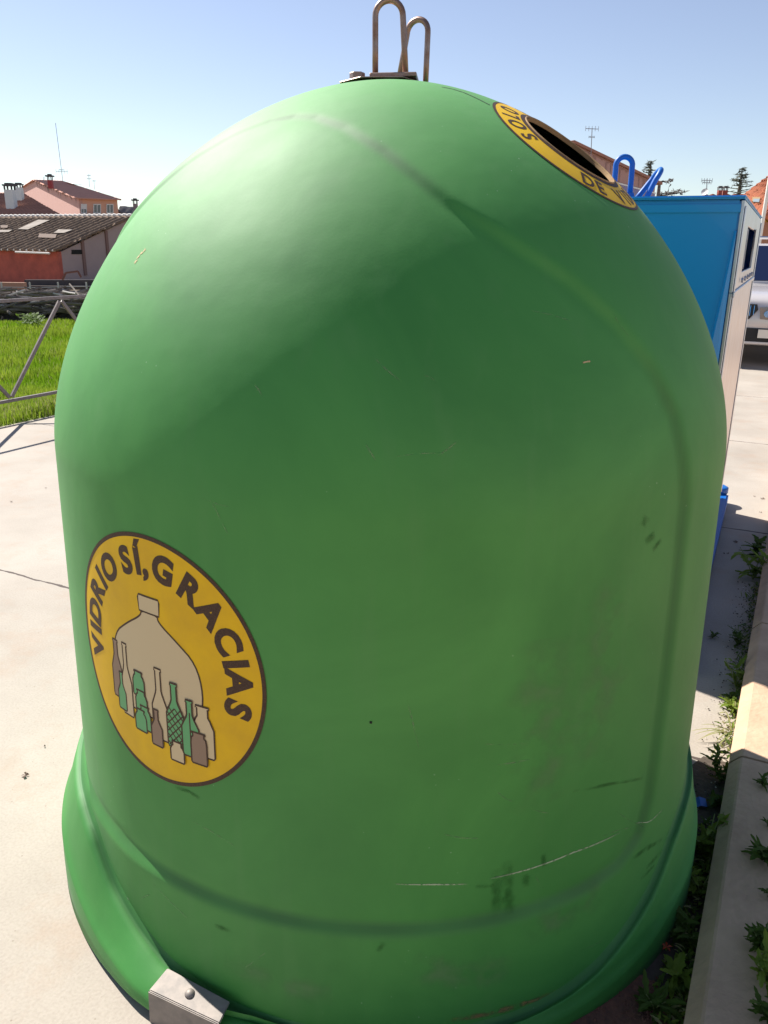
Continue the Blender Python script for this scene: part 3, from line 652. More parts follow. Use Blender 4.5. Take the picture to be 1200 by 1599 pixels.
# steel side: frame strips round a hatch, plain sheet below
HT0, HT1, HZ0, HZ1 = .48, 1.50, 1.42, 1.59
mb = MB()
def sp(a, b, z0, z1, o=0, d=.012): mb.slab([bp(a, o, z0), bp(b, o, z0), bp(b, o, z1), bp(a, o, z1)], nb*-d)
sp(.0, HT0, HZ0-.06, ZB-.002); sp(HT1, LB, HZ0-.06, ZB-.002); sp(HT0+.0005, HT1-.0005, HZ1, ZB-.002); sp(HT0+.0005, HT1-.0005, HZ0-.06, HZ0)
sp(0, LB, .10, HZ0-.0605, o=.0)
side = mb.build('steel_side', M['polished'], blue, bevel=.002, seg=1)
mb = MB()
for z0, z1 in ((HZ0-.075, HZ0-.055),): mb.obox(bp(.0, .0005, z0), ub*LB, nb*.008, (0, 0, z1-z0))
for t in (.003, LB-.035): mb.obox(bp(t, .0005, .12), ub*.03, nb*.006, (0, 0, ZB-.14))
mb.build('stiffener', M['polished'], blue, bevel=.003, seg=1)
mb = MB(); mb.slab([bp(HT0-.02, -.25, HZ0-.05), bp(HT1+.02, -.25, HZ0-.05), bp(HT1+.02, -.25, HZ1+.05), bp(HT0-.02, -.25, HZ1+.05)], nb*-.01); mb.build('dark_inside', M['black'], blue)
mb = MB(); mb.slab([bp(HT0+.02, .004, HZ1-.01), bp(HT0+.02, .004, HZ0+.01), bp(HT0+.36, -.10, HZ0+.06), bp(HT0+.36, -.10, HZ1-.01)], nb*-.004); mb.build('hatch_flap', M['polished'], blue)
mb = MB(); mb.slab([bp(HT1-.35, .006, HZ1+.005), bp(HT1, .006, HZ1+.005), bp(HT1, .006, HZ1-.08), bp(HT1-.32, .006, HZ1-.08)], nb*.003); mb.build('latch_plate', M['polished'], blue)
mb = MB()
for k in range(5):
    mb = MB(); mb.tube([bp(.45+.25*k, .004, HZ0-.03), bp(.45+.25*k, .012, HZ0-.03)], .010, 10); mb.build('rivet', M['polished'], blue)
# base plinth with a round foot
mb = MB(); mb.slab([bp(-.25, .045, 0.002), bp(LB+.12, .045, .002), bp(LB+.12, -WB-.04, .002), bp(-.25, -WB-.04, .002)], (0, 0, .075)); mb.build('base', M['blue_deep'], blue, bevel=.01)
mb = MB(); c = bp(LB+.12, -.03, .079); mb.tube([c, c+Vector((0, 0, .03)), c+Vector((0, 0, .038))], [.07, .07, .055], 24); mb.build('foot', M['blue_deep'], blue, smooth=True)
# lifting hoops on the lid
Yb = 4.02
mb = MB()
h1 = hoop('lifting_hoop', at(957, 315, Yb), at(983, 316, Yb), at(962, 262, Yb), at(988, 256, Yb), .0125, M['blue_deep'], blue)
hoop('lifting_hoop', at(985, 322, Yb), at(1003, 322, Yb-.1), at(1018, 281, Yb), at(1024, 281, Yb-.10), .0125, M['blue_deep'], blue)
mb = MB(); mb.slab([at(950, 296, Yb-.02), at(990, 301, Yb-.02), at(992, 318, Yb-.02), at(950, 318, Yb-.02)], (0, .012, 0)); mb.build('hoop_gusset', M['blue_deep'], blue)

# ------------------------------------------------------------------ railing along the lawn
rl = empty('metal_railing', world(-6.085, 4.7), 'brown grey metal railing with zigzag bars beside the lawn', 'railing')
ZTr, ZBr = 1.025, .182; n0 = 4.69; hp = .66
def rp(uu, z): return world(-6.085, uu, z)
for z in (ZTr, ZBr):
    mb = MB(); mb.bar(rp(n0-hp*7, z), rp(n0+hp*11, z), .027, .027); mb.build('rail', M['rail'], rl, bevel=.003, seg=1)
for k in range(-7, 11):
    a = rp(n0+hp*k, ZBr+.016 if k % 2 == 0 else ZTr-.016); b = rp(n0+hp*(k+1), ZTr-.016 if k % 2 == 0 else ZBr+.016)
    mb = MB(); dd = (b-a).normalized()*.018; mb.bar(a+dd, b-dd, .030, .022, up=N); mb.build('diagonal_bar', M['rail'], rl, bevel=.002, seg=1)
for k in (-7, -3, 4, 11):
    mb = MB(); p = rp(n0+hp*k, 0); mb.bar(p+Vector((0, 0, -.1)), p+Vector((0, 0, 1.09)), .05, .05, up=N); mb.build('post', M['rail'], rl, bevel=.003, seg=1)

# ------------------------------------------------------------------ grass (one uncountable mass) on the lawn
rng = random.Random(3)
def lz(p): off = p.dot(N); uu = p.dot(U); return lawn_z(off, uu)
gv = MB(); cnt = 0
def blade(p, h, w_, m=0, lean=.4):
    a = rng.uniform(0, 6.283); dx, dy = math.cos(a), math.sin(a); b = rng.uniform(0, 6.283); lx, ly = math.cos(b)*h*lean*rng.random(), math.sin(b)*h*lean*rng.random()
    gv.add([(p.x-dx*w_, p.y-dy*w_, p.z-.01), (p.x+dx*w_, p.y+dy*w_, p.z-.01), (p.x+lx*.4+dx*w_*.7, p.y+ly*.4+dy*w_*.7, p.z+h*.6), (p.x+lx, p.y+ly, p.z+h), (p.x+lx*.4-dx*w_*.7, p.y+ly*.4-dy*w_*.7, p.z+h*.6)], [(0, 1, 2, 4), (4, 2, 3)], m)
for i in range(120000):
    azd = R(rng.uniform(-33, -15)); dist = 6.2+16*rng.random()**1.5
    p = Vector((math.sin(azd)*dist, math.cos(azd)*dist, 0)); off = p.dot(N)
    if off > -6.0: continue
    p.z = lz(p); tuft = .5+.5*math.sin(p.x*3.1+1.3*math.sin(p.y*2.3))*math.sin(p.y*2.7+math.sin(p.x*1.9))
    h = (.03+.07*tuft+.05*rng.random())*(1.35 if 10 < dist < 15 else 1); dryn = rng.random() < (.30 if off > -6.5 else .05)
    blade(p, h, .0012+.00045*dist, 1 if dryn else (2 if tuft < .3 else 0))
g = gv.build('grass', [M['grass'], M['dry'], translucent(mat('grass_deep', (.17, .30, .015), .7, spec=.1))]); tag(g, 'short bright green grass on the lawn behind the railing', 'grass', kind='stuff')
# broad-leaf patch in the grass
mb = MB()
for i in range(420):
    c = gr(52+max(-20, min(20, rng.gauss(0, 9))), 508+max(-7, min(9, rng.gauss(0, 5)))); c = Vector((c.x, c.y, lz(c)+rng.uniform(.05, .2)))
    a = rng.uniform(0, 6.28); l = rng.uniform(.05, .11); d_ = Vector((math.cos(a), math.sin(a), rng.uniform(-.2, .7)))*l; s_ = Vector((-math.sin(a), math.cos(a), 0))*l*.3
    mb.add([c, c+d_*.5+s_, c+d_, c+d_*.5-s_], [(0, 1, 2, 3)])
tag(mb.build('broadleaf_weeds', M['leaf_dark']), 'dark clump of broad leaved weeds in the bright lawn', 'weeds', kind='stuff')

# ------------------------------------------------------------------ brushwood pile, wire fence and low walls at the lawn's far edge
mb = MB()
for i in range(900):
    px = rng.uniform(-60, 150); Y = rng.uniform(16.0, 18.0); top = 452+8*abs(math.sin(px*.05+.6))+rng.uniform(0, 34)
    c = at(px, top if top < 488 else 486, Y); l = rng.uniform(.25, 1.1); a = rng.gauss(0, .5)
    d_ = Vector((math.cos(a), math.sin(a)*.6, rng.gauss(0, .16)))*l/2
    mb.tube([c-d_, c+Vector((0, 0, rng.uniform(-.02, .03))), c+d_], [rng.uniform(.012, .03)]*3, 5, mi=0 if rng.random() < .86 else 1)
tag(mb.build('brushwood_pile', [M['wood'], M['wood_pale']]), 'long heap of grey branches and offcuts at the far edge of the lawn', 'brushwood', kind='stuff')
mb = MB(); nn_ = 40
for i in range(nn_):       # earth bank the heap lies on
    pass
bk = []
for j, (yy, Y) in enumerate(((493, 15.7), (478, 16.4), (462, 17.2), (459, 18.6), (480, 20))):
    for i in range(nn_+1):
        p = at(-120+i*(310/nn_), yy, Y); p.z += rng.uniform(-.07, .07)*(j in (1, 2, 3)); 
        if j in (0, 4): p.z = -.5
        bk.append(p)
mb.add(bk, [(j*(nn_+1)+i, j*(nn_+1)+i+1, (j+1)*(nn_+1)+i+1, (j+1)*(nn_+1)+i) for j in range(4) for i in range(nn_)])
o = mb.build('earth_bank', mat('dark_debris', (.075, .06, .05), .95, noise=(3, .3), col2=(.035, .03, .025), bump=(14, .9, .05))); o['kind'] = 'structure'
wf = empty('wire_fence', at(50, 460, 20), 'thin wire fence on small posts behind the brushwood', 'fence')
for k in range(-1, 4):
    p = at(49+k*44, 462, 20); mb = MB(); mb.tube([p+Vector((0, 0, -.7)), p+Vector((0, 0, .32))], .022, 8); mb.build('post', M['wood_pale'], wf)
mb = MB(); mb.tube([at(-10, 448, 20), at(50, 449, 20), at(140, 447, 20), at(190, 446, 20)], .008, 5); mb.build('wire', M['antenna'], wf)

M['brick_red'] = mat('red_brick', (.55, .13, .085), .9, noise=(1.6, .2), col2=(.34, .085, .06))
M['render_grey'] = mat('grey_render', (.42, .32, .30), .9, noise=(.8, .3), col2=(.34, .26, .25))
M['tile_old'] = mat('old_roof_tile', (.25, .165, .11), .95, noise=(1.1, .25), col2=(.14, .095, .065))
M['tile_brown'] = mat('brown_roof_tile', (.40, .19, .14), .9, noise=(2, .25), col2=(.30, .14, .10))
M['tile_pink'] = mat('pinkish_roof_tile', (.66, .34, .26), .9, noise=(2, .25), col2=(.55, .27, .20))
M['tile_orange'] = mat('orange_roof_tile', (.45, .14, .06), .9, noise=(3, .25), col2=(.34, .10, .05))
M['pink'] = mat('pink_render', (.66, .38, .32), .9, noise=(.7, .3), col2=(.58, .33, .27))
M['pink_dull'] = mat('dull_pink_render', (.50, .31, .27), .9, noise=(.7, .3), col2=(.43, .26, .22))
M['orange'] = mat('orange_render', (.72, .40, .28), .9)
M['yellow_wall'] = mat('yellow_render', (.62, .38, .08), .9, noise=(1, .3), col2=(.55, .33, .07))
M['stain'] = mat('water_stain', (.22, .13, .11), .9)
M['redpaint'] = mat('red_flue', (.38, .05, .05), .7)
M['slate'] = mat('grey_roof', (.26, .24, .24), .8, noise=(2, .3), col2=(.18, .17, .17))
M['verge'] = mat('white_mortar', (.72, .68, .62), .9)

def tiled_roof(name, e0, e1, r1, r0, m, parent, pitch_=.28, amp=.05, thick=.12):
    """corrugated tile slope: eave e0-e1, ridge r0-r1"""
    e0, e1, r0, r1 = map(Vector, (e0, e1, r0, r1)); nrm = (e1-e0).cross(r0-e0).normalized()
    if nrm.z < 0: nrm = -nrm
    Lh = (e1-e0).length; n = min(260, max(8, int(Lh/pitch_*4))); rows = max(6, min(26, int((r0-e0).length/.45))); mseg = rows*2-1; vs = []
    for j in range(mseg+1):
        q = min(1, (j//2+(1 if j % 2 else 0))/rows)
        for i in range(n+1):
            s_ = i/n; p = (e0.lerp(e1, s_)).lerp(r0.lerp(r1, s_), q); vs.append(p+nrm*(amp*math.sin(s_*Lh/pitch_*2*math.pi)+rng.uniform(-.25, .25)*amp+ (0 if j % 2 else amp*.9)))
    k = n+1; b = len(vs); vs += [v-nrm*thick-nrm*0 for v in vs[:b]]
    fs = [(j*k+i, j*k+i+1, (j+1)*k+i+1, (j+1)*k+i) for j in range(mseg) for i in range(n)]
    fs += [tuple(b+x for x in f[::-1]) for f in fs]
    rim = [i for i in range(k)]+[j*k+n for j in range(1, mseg+1)]+[mseg*k+i for i in range(n-1, -1, -1)]+[j*k for j in range(mseg-1, 0, -1)]
    fs += [(rim[i], b+rim[i], b+rim[(i+1) % len(rim)], rim[(i+1) % len(rim)]) for i in range(len(rim))]
    mb = MB(); mb.add(vs, fs); return mb.build(name, m, parent, smooth=True)
GZ = -1.9
def wall_slab(name, top, m, parent, inward, z0=GZ, th=.3):
    """wall under a top polyline (list of points), extruded inward"""
    top = [Vector(p) for p in top]; ps = top+[Vector((top[-1].x, top[-1].y, z0)), Vector((top[0].x, top[0].y, z0))]
    mb = MB(); mb.slab(ps, Vector(inward)*th); return mb.build(name, m, parent)
def window(parent, plane_p, plane_n, px0, py0, px1, py1, m_pane=None, shutter=0.0, name='window'):
    a, b, c, d_ = [hit(x, y, plane_p, plane_n) for x, y in ((px0, py1), (px1, py1), (px1, py0), (px0, py0))]
    n_ = Vector(plane_n).normalized(); n_ = n_ if n_.dot(O-a) > 0 else -n_
    mb = MB(); ctr = (a+b+c+d_)/4; ins = [ctr+(p-ctr)*.80 for p in (a, b, c, d_)]; P4 = (a, b, c, d_)
    for i in range(4): mb.slab([P4[i], P4[(i+1) % 4], ins[(i+1) % 4], ins[i]], n_*.07)
    mm = (ins[0]+ins[1])/2; mt = (ins[2]+ins[3])/2; e_ = (ins[1]-ins[0]).normalized()*.03; mb.slab([mm-e_, mm+e_, mt+e_, mt-e_], n_*.05)
    f = mb.build(name, M['white'], parent)
    mb = MB(); mb.slab(ins, n_*.02); mb.build('pane', m_pane or M['window'], f)
    if shutter:
        mb = MB(); q = shutter; mb.slab([ins[3].lerp(ins[0], q), ins[2].lerp(ins[1], q), ins[2], ins[3]], n_*.045); mb.build('roller_blind', M['white'], f)
    return f

# warehouse ---------------------------------------------------------
gdir = Vector((.42, .91, 0)).normalized(); fdir = Vector((-gdir.y, gdir.x, 0)); gn = Vector((gdir.y, -gdir.x, 0))
Cn = at(90, 393, 52)
ware = empty('warehouse', (Cn.x, Cn.y, GZ), 'old low barn with red brick front and mossy tiled roof behind the lawn', 'barn')
Rg = hit(205, 341, Cn, gn); Wd = (Vector((Rg.x, Rg.y, 0))-Vector((Cn.x, Cn.y, 0))).length
LW = 26
Cb = Cn+gdir*Wd*2; Cb.z = Cn.z
wall_slab('brick_front', [Cn, Cn+fdir*LW], M['brick_red'], ware, gdir)
wall_slab('gable_wall', [Cn+gdir*.301-gn*.002, Rg-gn*.002, Cb-gn*.002], M['render_grey'], ware, -gn)
wall_slab('rear_wall', [Cb+fdir*.3, Cb+fdir*LW], M['render_grey'], ware, -gdir)
ov = -gdir*.35+Vector((0, 0, -.08))
tiled_roof('front_roof', Cn+ov+gn*.25+Vector((0, 0, .16)), Cn+ov+fdir*LW+Vector((0, 0, .16)), Rg+fdir*LW+Vector((0, 0, .14)), Rg+gn*.25+Vector((0, 0, .14)), M['tile_old'], ware, pitch_=.55, amp=.055)
tiled_roof('rear_roof', Cb+gdir*.35+gn*.25+Vector((0, 0, .06)), Cb+gdir*.35+fdir*LW+Vector((0, 0, .06)), Rg+fdir*LW+Vector((0, 0, .12)), Rg+gn*.25+Vector((0, 0, .12)), M['tile_old'], ware, pitch_=.55, amp=.055)
mb = MB(); rp_ = [Rg+fdir*(k*.225-.1)+Vector((0, 0, .20)) for k in range(int(LW/.225))]; mb.tube(rp_, [.13 if k % 2 else .085 for k in range(len(rp_))], 8)
mb.build('ridge_tiles', M['verge'], ware)
for k in range(14):
    mb = MB(); p = Cn+ov+fdir*(k*.55)+Vector((0, 0, .15)); mb.tube([p-gdir*.04, p+gdir*.2], .055, 8); mb.build('eave_mortar', M['verge'], ware)
mb = MB(); mb.tube([Cn+ov-gdir*.1+fdir*.2+Vector((0, 0, -.02)), Cn+ov-gdir*.1+fdir*3.1+Vector((0, 0, .02))], .06, 8); mb.build('gutter', M['verge'], ware)
for xx0, y0, y1 in ((129, 375, 430), (166, 360, 405)):
    p0 = hit(xx0-1, y0, Cn, gn); p1 = hit(xx0+4, y1, Cn, gn); p1 = Vector((p0.x, p0.y, p1.z)); mb = MB(); mb.bar(p1+gn*.04, p0+gn*.04, .22, .08, up=gn); mb.build('gable_pillar', mat('brown_pillar', (.22, .13, .11), .9), ware)
a, b, c, d_ = [hit(x, y, Cn+gn*.005, gn) for x, y in ((112, 397), (128, 397), (128, 390), (112, 390))]
mb = MB(); mb.slab([a, b, c, d_], gn*.02); mb.build('vent_window', M['dark'], ware)
# translucent sheets and tile patches in the roof
rn = (fdir.cross(Rg-Cn)).normalized(); rn = rn if rn.z > 0 else -rn
for pl_, m_ in ((((28, 358), (44, 358.5), (78, 344), (60, 343.5)), 'verge'), (((0, 363), (14, 362.5), (20, 359), (0, 359.5)), 'verge'), (((84, 364), (100, 364), (114, 359), (92, 358.5)), 'render_grey'), (((60, 371), (87, 372), (89, 366), (62, 365)), 'tile_brown'), (((2, 356), (12, 356), (13, 352), (1, 352)), 'tile_brown')):
    mb = MB(); mb.slab([hit(x, y, Cn+rn*.25, rn) for x, y in pl_], rn*.02)
    mb.build('roof_patch', mat('old_sheet', (.30, .26, .22), .9, noise=(1.2, .2), col2=(.17, .14, .11)) if m_ != 'tile_brown' else mat('dark_patch', (.13, .085, .06), .9), ware)
# dark base wall and tan wall in front of it
lw = empty('low_wall', at(60, 445, 40), 'low dark grey block wall in front of the barn', 'wall')
wall_slab('wall_face', [at(38, 437, 42), at(150, 437, 42)], mat('dark_blockwork', (.09, .08, .085), .95, noise=(2, .3), col2=(.05, .045, .045)), lw, (0, 1, 0))
wall_slab('lower_course', [at(45, 446, 41.6), at(150, 447, 41.6)], mat('brown_blockwork', (.11, .085, .07), .95, noise=(2, .3), col2=(.06, .05, .045)), lw, (0, 1, 0))
tw = wall_slab('tan_wall', [at(-60, 440, 36), at(37, 441.5, 36)], mat('tan_render', (.40, .22, .15), .9, noise=(2, .3), col2=(.33, .20, .14)), None, (0, 1, 0)); tag(tw, 'tan rendered wall at the left edge beside the barn', 'wall')
fr = MB(); 
pf = [at(98, 437, 41), at(103, 426, 41), at(122, 423.5, 41), at(127, 433, 41)]
for a, b in zip(pf[:-1], pf[1:]): fr.tube([a, b], .05, 6)
tag(fr.build('rusty_frame', mat('rusty_frame', (.16, .07, .05), .8)), 'bent rusty metal frame leaning by the barn gable', 'frame')

# pink house with orange front -----------------------------------------
hp_ = empty('pink_house', at(120, 345, 78), 'pink gabled house with orange window wall above the barn roof', 'house')
Ec = at(123, 309.5, 78)                       # corner under the eave
f2 = Vector((.90, .44, 0)).normalized()       # orange front runs to the right and back
g2 = Vector((-f2.y, f2.x, 0))                 # gable runs back to the left
n2 = -g2                                      # orange wall's outward normal is -g2
Er = hit(183.5, 312.5, Ec, g2)                # right end of the orange wall
Er.z = Ec.z
Ap = hit(55, 283, Ec, f2); Lf = hit(35, 293, Ec, f2)
wall_slab('gable_wall', [Lf, Ap, Ec], M['pink'], hp_, f2)
wall_slab('front_wall', [Ec+f2*.302-g2*.002, Er-g2*.002], M['orange'], hp_, g2)
tiled_roof('roof', Ec-g2*.5-f2*.3+Vector((0, 0, .02)), Er-g2*.5+f2*.3+Vector((0, 0, .02)), Ap+(Er-Ec)+f2*.3+Vector((0, 0, .25)), Ap-f2*.3+Vector((0, 0, .25)), M['tile_pink'], hp_, pitch_=.4, amp=.012)
tiled_roof('rear_roof', Lf+g2*.4-f2*.3, Lf+g2*.4+(Er-Ec)+f2*.3, Ap+(Er-Ec)+f2*.3+Vector((0, 0, .22)), Ap-f2*.3+Vector((0, 0, .22)), M['tile_pink'], hp_, pitch_=.4, amp=.012)
mb = MB(); ns = 120; vs = []
for k in range(ns+1):
    q = k/ns; top = Ap.lerp(Ec, q)-f2*.012; h = (.08+.75*rng.random()**3) if k % 2 else .06; vs += [top, top-Vector((0, 0, h))]
mb.add(vs, [(2*k, 2*k+2, 2*k+3, 2*k+1) for k in range(ns)]); mb.build('wall_stain', M['stain'], hp_)
for x0, x1 in ((126.5, 136), (146, 158), (166.5, 177.5)): window(hp_, Ec-g2*.01, g2, x0, 318.5, x1, 333.5, shutter=.55 if x0 < 130 else 0)
mb = MB(); a = hit(128, 336, Ec-g2*.3, g2); b = hit(162, 336.5, Ec-g2*.3, g2); mb.bar(a, b, .5, .12); mb.build('awning', mat('dark_awning', (.10, .05, .12), .8), hp_)
def chimney(px0, px1, py0, py1, Y, m, parent, cap=True, name='chimney', ov=.12, ch=.28):
    a = at(px0, py1, Y); b = at(px1, py1, Y); t = at(px0, py0, Y); wd_ = (b-a).length; h = t.z-a.z
    mb = MB(); mb.obox(a, (wd_, 0, 0), (0, wd_, 0), (0, 0, h)); c_ = mb.build(name, m, parent)
    if cap:
        mb = MB(); pw = wd_*.16
        for ix in (0, 1):
            for iy in (0, 1): mb.obox(a+Vector((ix*(wd_-pw), iy*(wd_-pw), h)), (pw, 0, 0), (0, pw, 0), (0, 0, ch))
        mb.obox(a+Vector((-ov, -ov, h+ch)), (wd_+2*ov, 0, 0), (0, wd_+2*ov, 0), (0, 0, ch*.4)); mb.obox(a+Vector((.1*wd_, .1*wd_, h+ch*1.4)), (wd_*.8, 0, 0), (0, wd_*.8, 0), (0, 0, ch*.4))
        mb.build('chimney_cap', mat('sooty_cap', (.10, .09, .09), .9), c_)
    return c_
chimney(75.5, 82, 281, 294, 77.0, M['redpaint'], hp_)
sk = MB(); rn2 = f2.cross(Ap-Ec).normalized(); rn2 = rn2 if rn2.z > 0 else -rn2
sk.slab([hit(x, y, Ap+(Er-Ec)*.0+rn2*.35, rn2) for x, y in ((104, 284), (119, 283.5), (128, 288), (114, 287.5))], rn2*.06); sk.build('skylight', M['verge'], hp_)
# grey roofed house at its right
gh = empty('grey_roofed_house', at(203, 335, 84), 'grey roofed building half hidden by the dome left side', 'house')
tiled_roof('roof', at(206, 340, 82), at(184, 329, 82), at(188, 321, 88), at(222, 324, 88), M['slate'], gh, pitch_=.5, amp=.02)
wall_slab('wall', [at(184.2, 330.5, 82.3), at(230, 342, 82.3)], M['pink_dull'], gh, (0, 1, 0)); chimney(208.5, 214.5, 318, 327, 85, M['render_grey'], gh)
# house with brown roof at the left edge
lh = empty('brown_roofed_house', at(20, 340, 68), 'brown tiled house with two white chimneys at the left edge', 'house')
wall_slab('wall', [at(-60, 337, 66.5), at(98, 338.5, 66.5)], M['pink_dull'], lh, (0, 1, 0))
tiled_roof('roof', at(-62, 337, 66), at(99, 337.5, 66), at(36, 301, 73), at(-62, 299, 73), M['tile_brown'], lh, pitch_=.36, amp=.02)
chimney(10, 23, 296, 326, 68, M['white'], lh, ov=.08); chimney(25.5, 35, 292.5, 313, 70.5, M['white'], lh, ov=.06, ch=.2)

def antenna(name, base, top, label, arms=((.12, 1.2), (.3, .5)), rad=.03, group=None, cat='antenna'):
    e_ = empty(name, base, label, cat, group); mb = MB(); mb.tube([base, top], rad, 6); mb.build('mast', M['antenna'], e_); L_ = (top-base).length
    for q, l in arms:
        c = top.lerp(base, q); mb = MB(); mb.tube([c-Vector((l/2, 0, 0)), c+Vector((l/2, l*.2, 0))], rad*.8, 5)
        for s_ in np.linspace(-.5, .5, 5): mb.tube([c+Vector((l*s_, l*.1*s_, -.18*l)), c+Vector((l*s_, l*.1*s_, .18*l))], rad*.5, 4)
        mb.build('aerial', M['antenna'], e_)
    return e_
antenna('roof_antenna', at(98.5, 283, 80), at(87, 192, 80), 'very tall thin mast with small aerial on the pink house roof', arms=((.80, .35), (.83, 1.0)), rad=.022)
antenna('roof_antenna', at(140, 292, 80), at(139, 272, 80), 'small twin aerial behind the pink house ridge', arms=((.1, .3), (.35, .35)), rad=.018)
antenna('roof_antenna', at(148, 296, 81), at(147, 281, 81), 'short thin aerial at the right end of the pink house ridge', arms=((.1, .3),), rad=.016)
antenna('roof_antenna', at(69, 285, 81), at(69, 276, 81), 'tiny aerial on the left end of the pink house ridge', arms=(), rad=.03)

# ------------------------------------------------------------------ buildings beyond on the right
GZ = -.3
ph = empty('pink_side_house', at(970, 330, 30), 'dull pink house with sloping verge behind the blue container hoops', 'house')
p0 = at(905, 233, 30); p1 = at(1033, 289, 33)
dv = Vector((p1.x-p0.x, p1.y-p0.y, 0)).normalized(); pn = Vector((dv.y, -dv.x, 0)); pin = -pn
pa = hit(893, 224, p0, pn); pend = hit(1024, 286, p0, pn)
hw_ = (Vector((pend.x-pa.x, pend.y-pa.y, 0))).length; pl2 = pa-dv*hw_; pl2.z = pend.z
mb = MB(); mb.slab([pl2, pa, pend, Vector((pend.x, pend.y, GZ)), Vector((pl2.x, pl2.y, GZ))], pin*8); mb.build('side_wall', M['pink_dull'], ph)
for e_ in (pend, pl2):
    o_ = (e_-pa)*.055; mb = MB(); t0, t1 = pa+pn*.12+Vector((0, 0, .004)), e_+o_+pn*.12+Vector((0, 0, .004)); mb.slab([t0, t1, t1+Vector((0, 0, .09)), t0+Vector((0, 0, .09))], pin*8.3); mb.build('roof', M['tile_brown'], ph)
mb = MB(); a, b = hit(940, 281, p0, pn), hit(1022, 303, p0, pn); mb.slab([a+pn*.02, b+pn*.02, Vector((b.x, b.y, b.z-1.6))+pn*.02, Vector((a.x, a.y, a.z-1.6))+pn*.02], pn*.02)
mb.build('painted_band', mat('lilac_band', (.27, .25, .40), .9), ph)
mb = MB(); mb.slab([a+pn*.045, b+pn*.045, b+pn*.045+Vector((0, 0, .05)), a+pn*.045+Vector((0, 0, .05))], pn*.02); mb.build('band_trim', M['white'], ph)
mb = MB(); ns = 110; vs = []
for k in range(ns+1):
    q = k/ns; top = pa.lerp(pend, q)+pn*.012; h = (.05+1.1*rng.random()**3) if k % 2 else .04; vs += [top, top-Vector((0, 0, h))]
mb.add(vs, [(2*k, 2*k+2, 2*k+3, 2*k+1) for k in range(ns)]); mb.build('wall_stain', mat('faint_stain', (.36, .21, .18), .9), ph)
chimney(913.5, 921.5, 232, 244, 30.5, M['brick_red'], ph, cap=False)
antenna('roof_antenna', at(923, 243, 30.2), at(925, 200, 30.2), 'tall TV aerial on the dull pink house roof', arms=((.02, .45), (.32, .2)), rad=.014)
# long low house with chimneys
lo = empty('long_house', at(1130, 320, 38), 'low house roof with twin brick chimneys above the blue container', 'house')
wall_slab('wall', [at(1095, 309, 38), at(1165, 309, 38)], M['pink_dull'], lo, (0, 1, 0), z0=GZ)
tiled_roof('roof', at(1095, 309, 37.6), at(1168, 309, 37.6), at(1166, 304, 41), at(1099, 304, 41), M['tile_orange'], lo, pitch_=.35, amp=.03)
for x0 in (1121.5, 1130): chimney(x0, x0+6, 297, 306, 38.6, M['brick_red'], lo, cap=True, ov=.012, ch=.10)
antenna('roof_antenna', at(1103.5, 304, 39), at(1104.5, 279, 39), 'TV aerial beside the white dish on the low house roof', arms=((.1, .5), (.25, .4)), rad=.018)
dsh = MB(); c = at(1101, 300, 38.8); vs = []; nrm = Vector((-.5, -.6, .35)).normalized(); e1 = nrm.orthogonal().normalized(); e2 = nrm.cross(e1)
for r_, h in ((0.01, 0), (.08, .01), (.155, .035), (.16, .038), (.155, .028), (.01, -.008)): vs += [c+(e1*math.cos(k*math.pi/12)+e2*math.sin(k*math.pi/12))*r_+nrm*h for k in range(24)]
dsh.add(vs, [(j*24+k, j*24+(k+1) % 24, (j+1)*24+(k+1) % 24, (j+1)*24+k) for j in range(5) for k in range(24)]); 
dsh.tube([c, c+Vector((0, 0, -.45))], .025, 6)
tag(dsh.build('satellite_dish', M['white'], smooth=True), 'small white satellite dish on the low house roof', 'satellite dish')
# yellow house with orange tile roof
yh = empty('yellow_house', at(1200, 345, 27), 'yellow house with orange tiled roof at the right edge', 'house')
Yr = 27
tiled_roof('roof', at(1157, 309, Yr), at(1192, 338, Yr-3.5), at(1262, 243, Yr+1.5), at(1204, 274, Yr+1.5), M['tile_orange'], yh, pitch_=.26, amp=.04)
tiled_roof('right_roof', at(1192.5, 338, Yr-3.5), at(1300, 338, Yr-3.5), at(1300, 240, Yr+1.5), at(1262.5, 243, Yr+1.5), M['tile_orange'], yh, pitch_=.26, amp=.04)
wall_slab('upper_wall', [at(1168, 320, Yr-.5), at(1190, 336.5, Yr-2.7), at(1300, 337, Yr-2.7)], M['yellow_wall'], yh, (0, 1, 0), z0=.3)
wall_slab('lower_wall', [at(1165, 347, Yr-3.0), at(1300, 347, Yr-3.0)], mat('brown_plinth', (.34, .17, .11), .9), yh, (0, .8, 0), z0=GZ)
ra = at(1157, 309, Yr); rb = at(1192, 338, Yr-3.5); rc = at(1204, 274, Yr+1.5); rnn = (rb-ra).cross(rc-ra).normalized(); rnn = rnn if rnn.z > 0 else -rnn
mb = MB(); mb.slab([hit(x, y, ra+rnn*.07, rnn) for x, y in ((1176, 310), (1188, 310), (1187, 317), (1175, 316.5))], rnn*.05); f_ = mb.build('skylight', M['rim'], yh)
mb = MB(); mb.slab([hit(x, y, ra+rnn*.125, rnn) for x, y in ((1177.2, 311), (1186.8, 311), (1186, 316), (1176.2, 315.6))], rnn*.015); mb.build('pane', mat('skylight_glass', (.25, .30, .30), .15), f_)
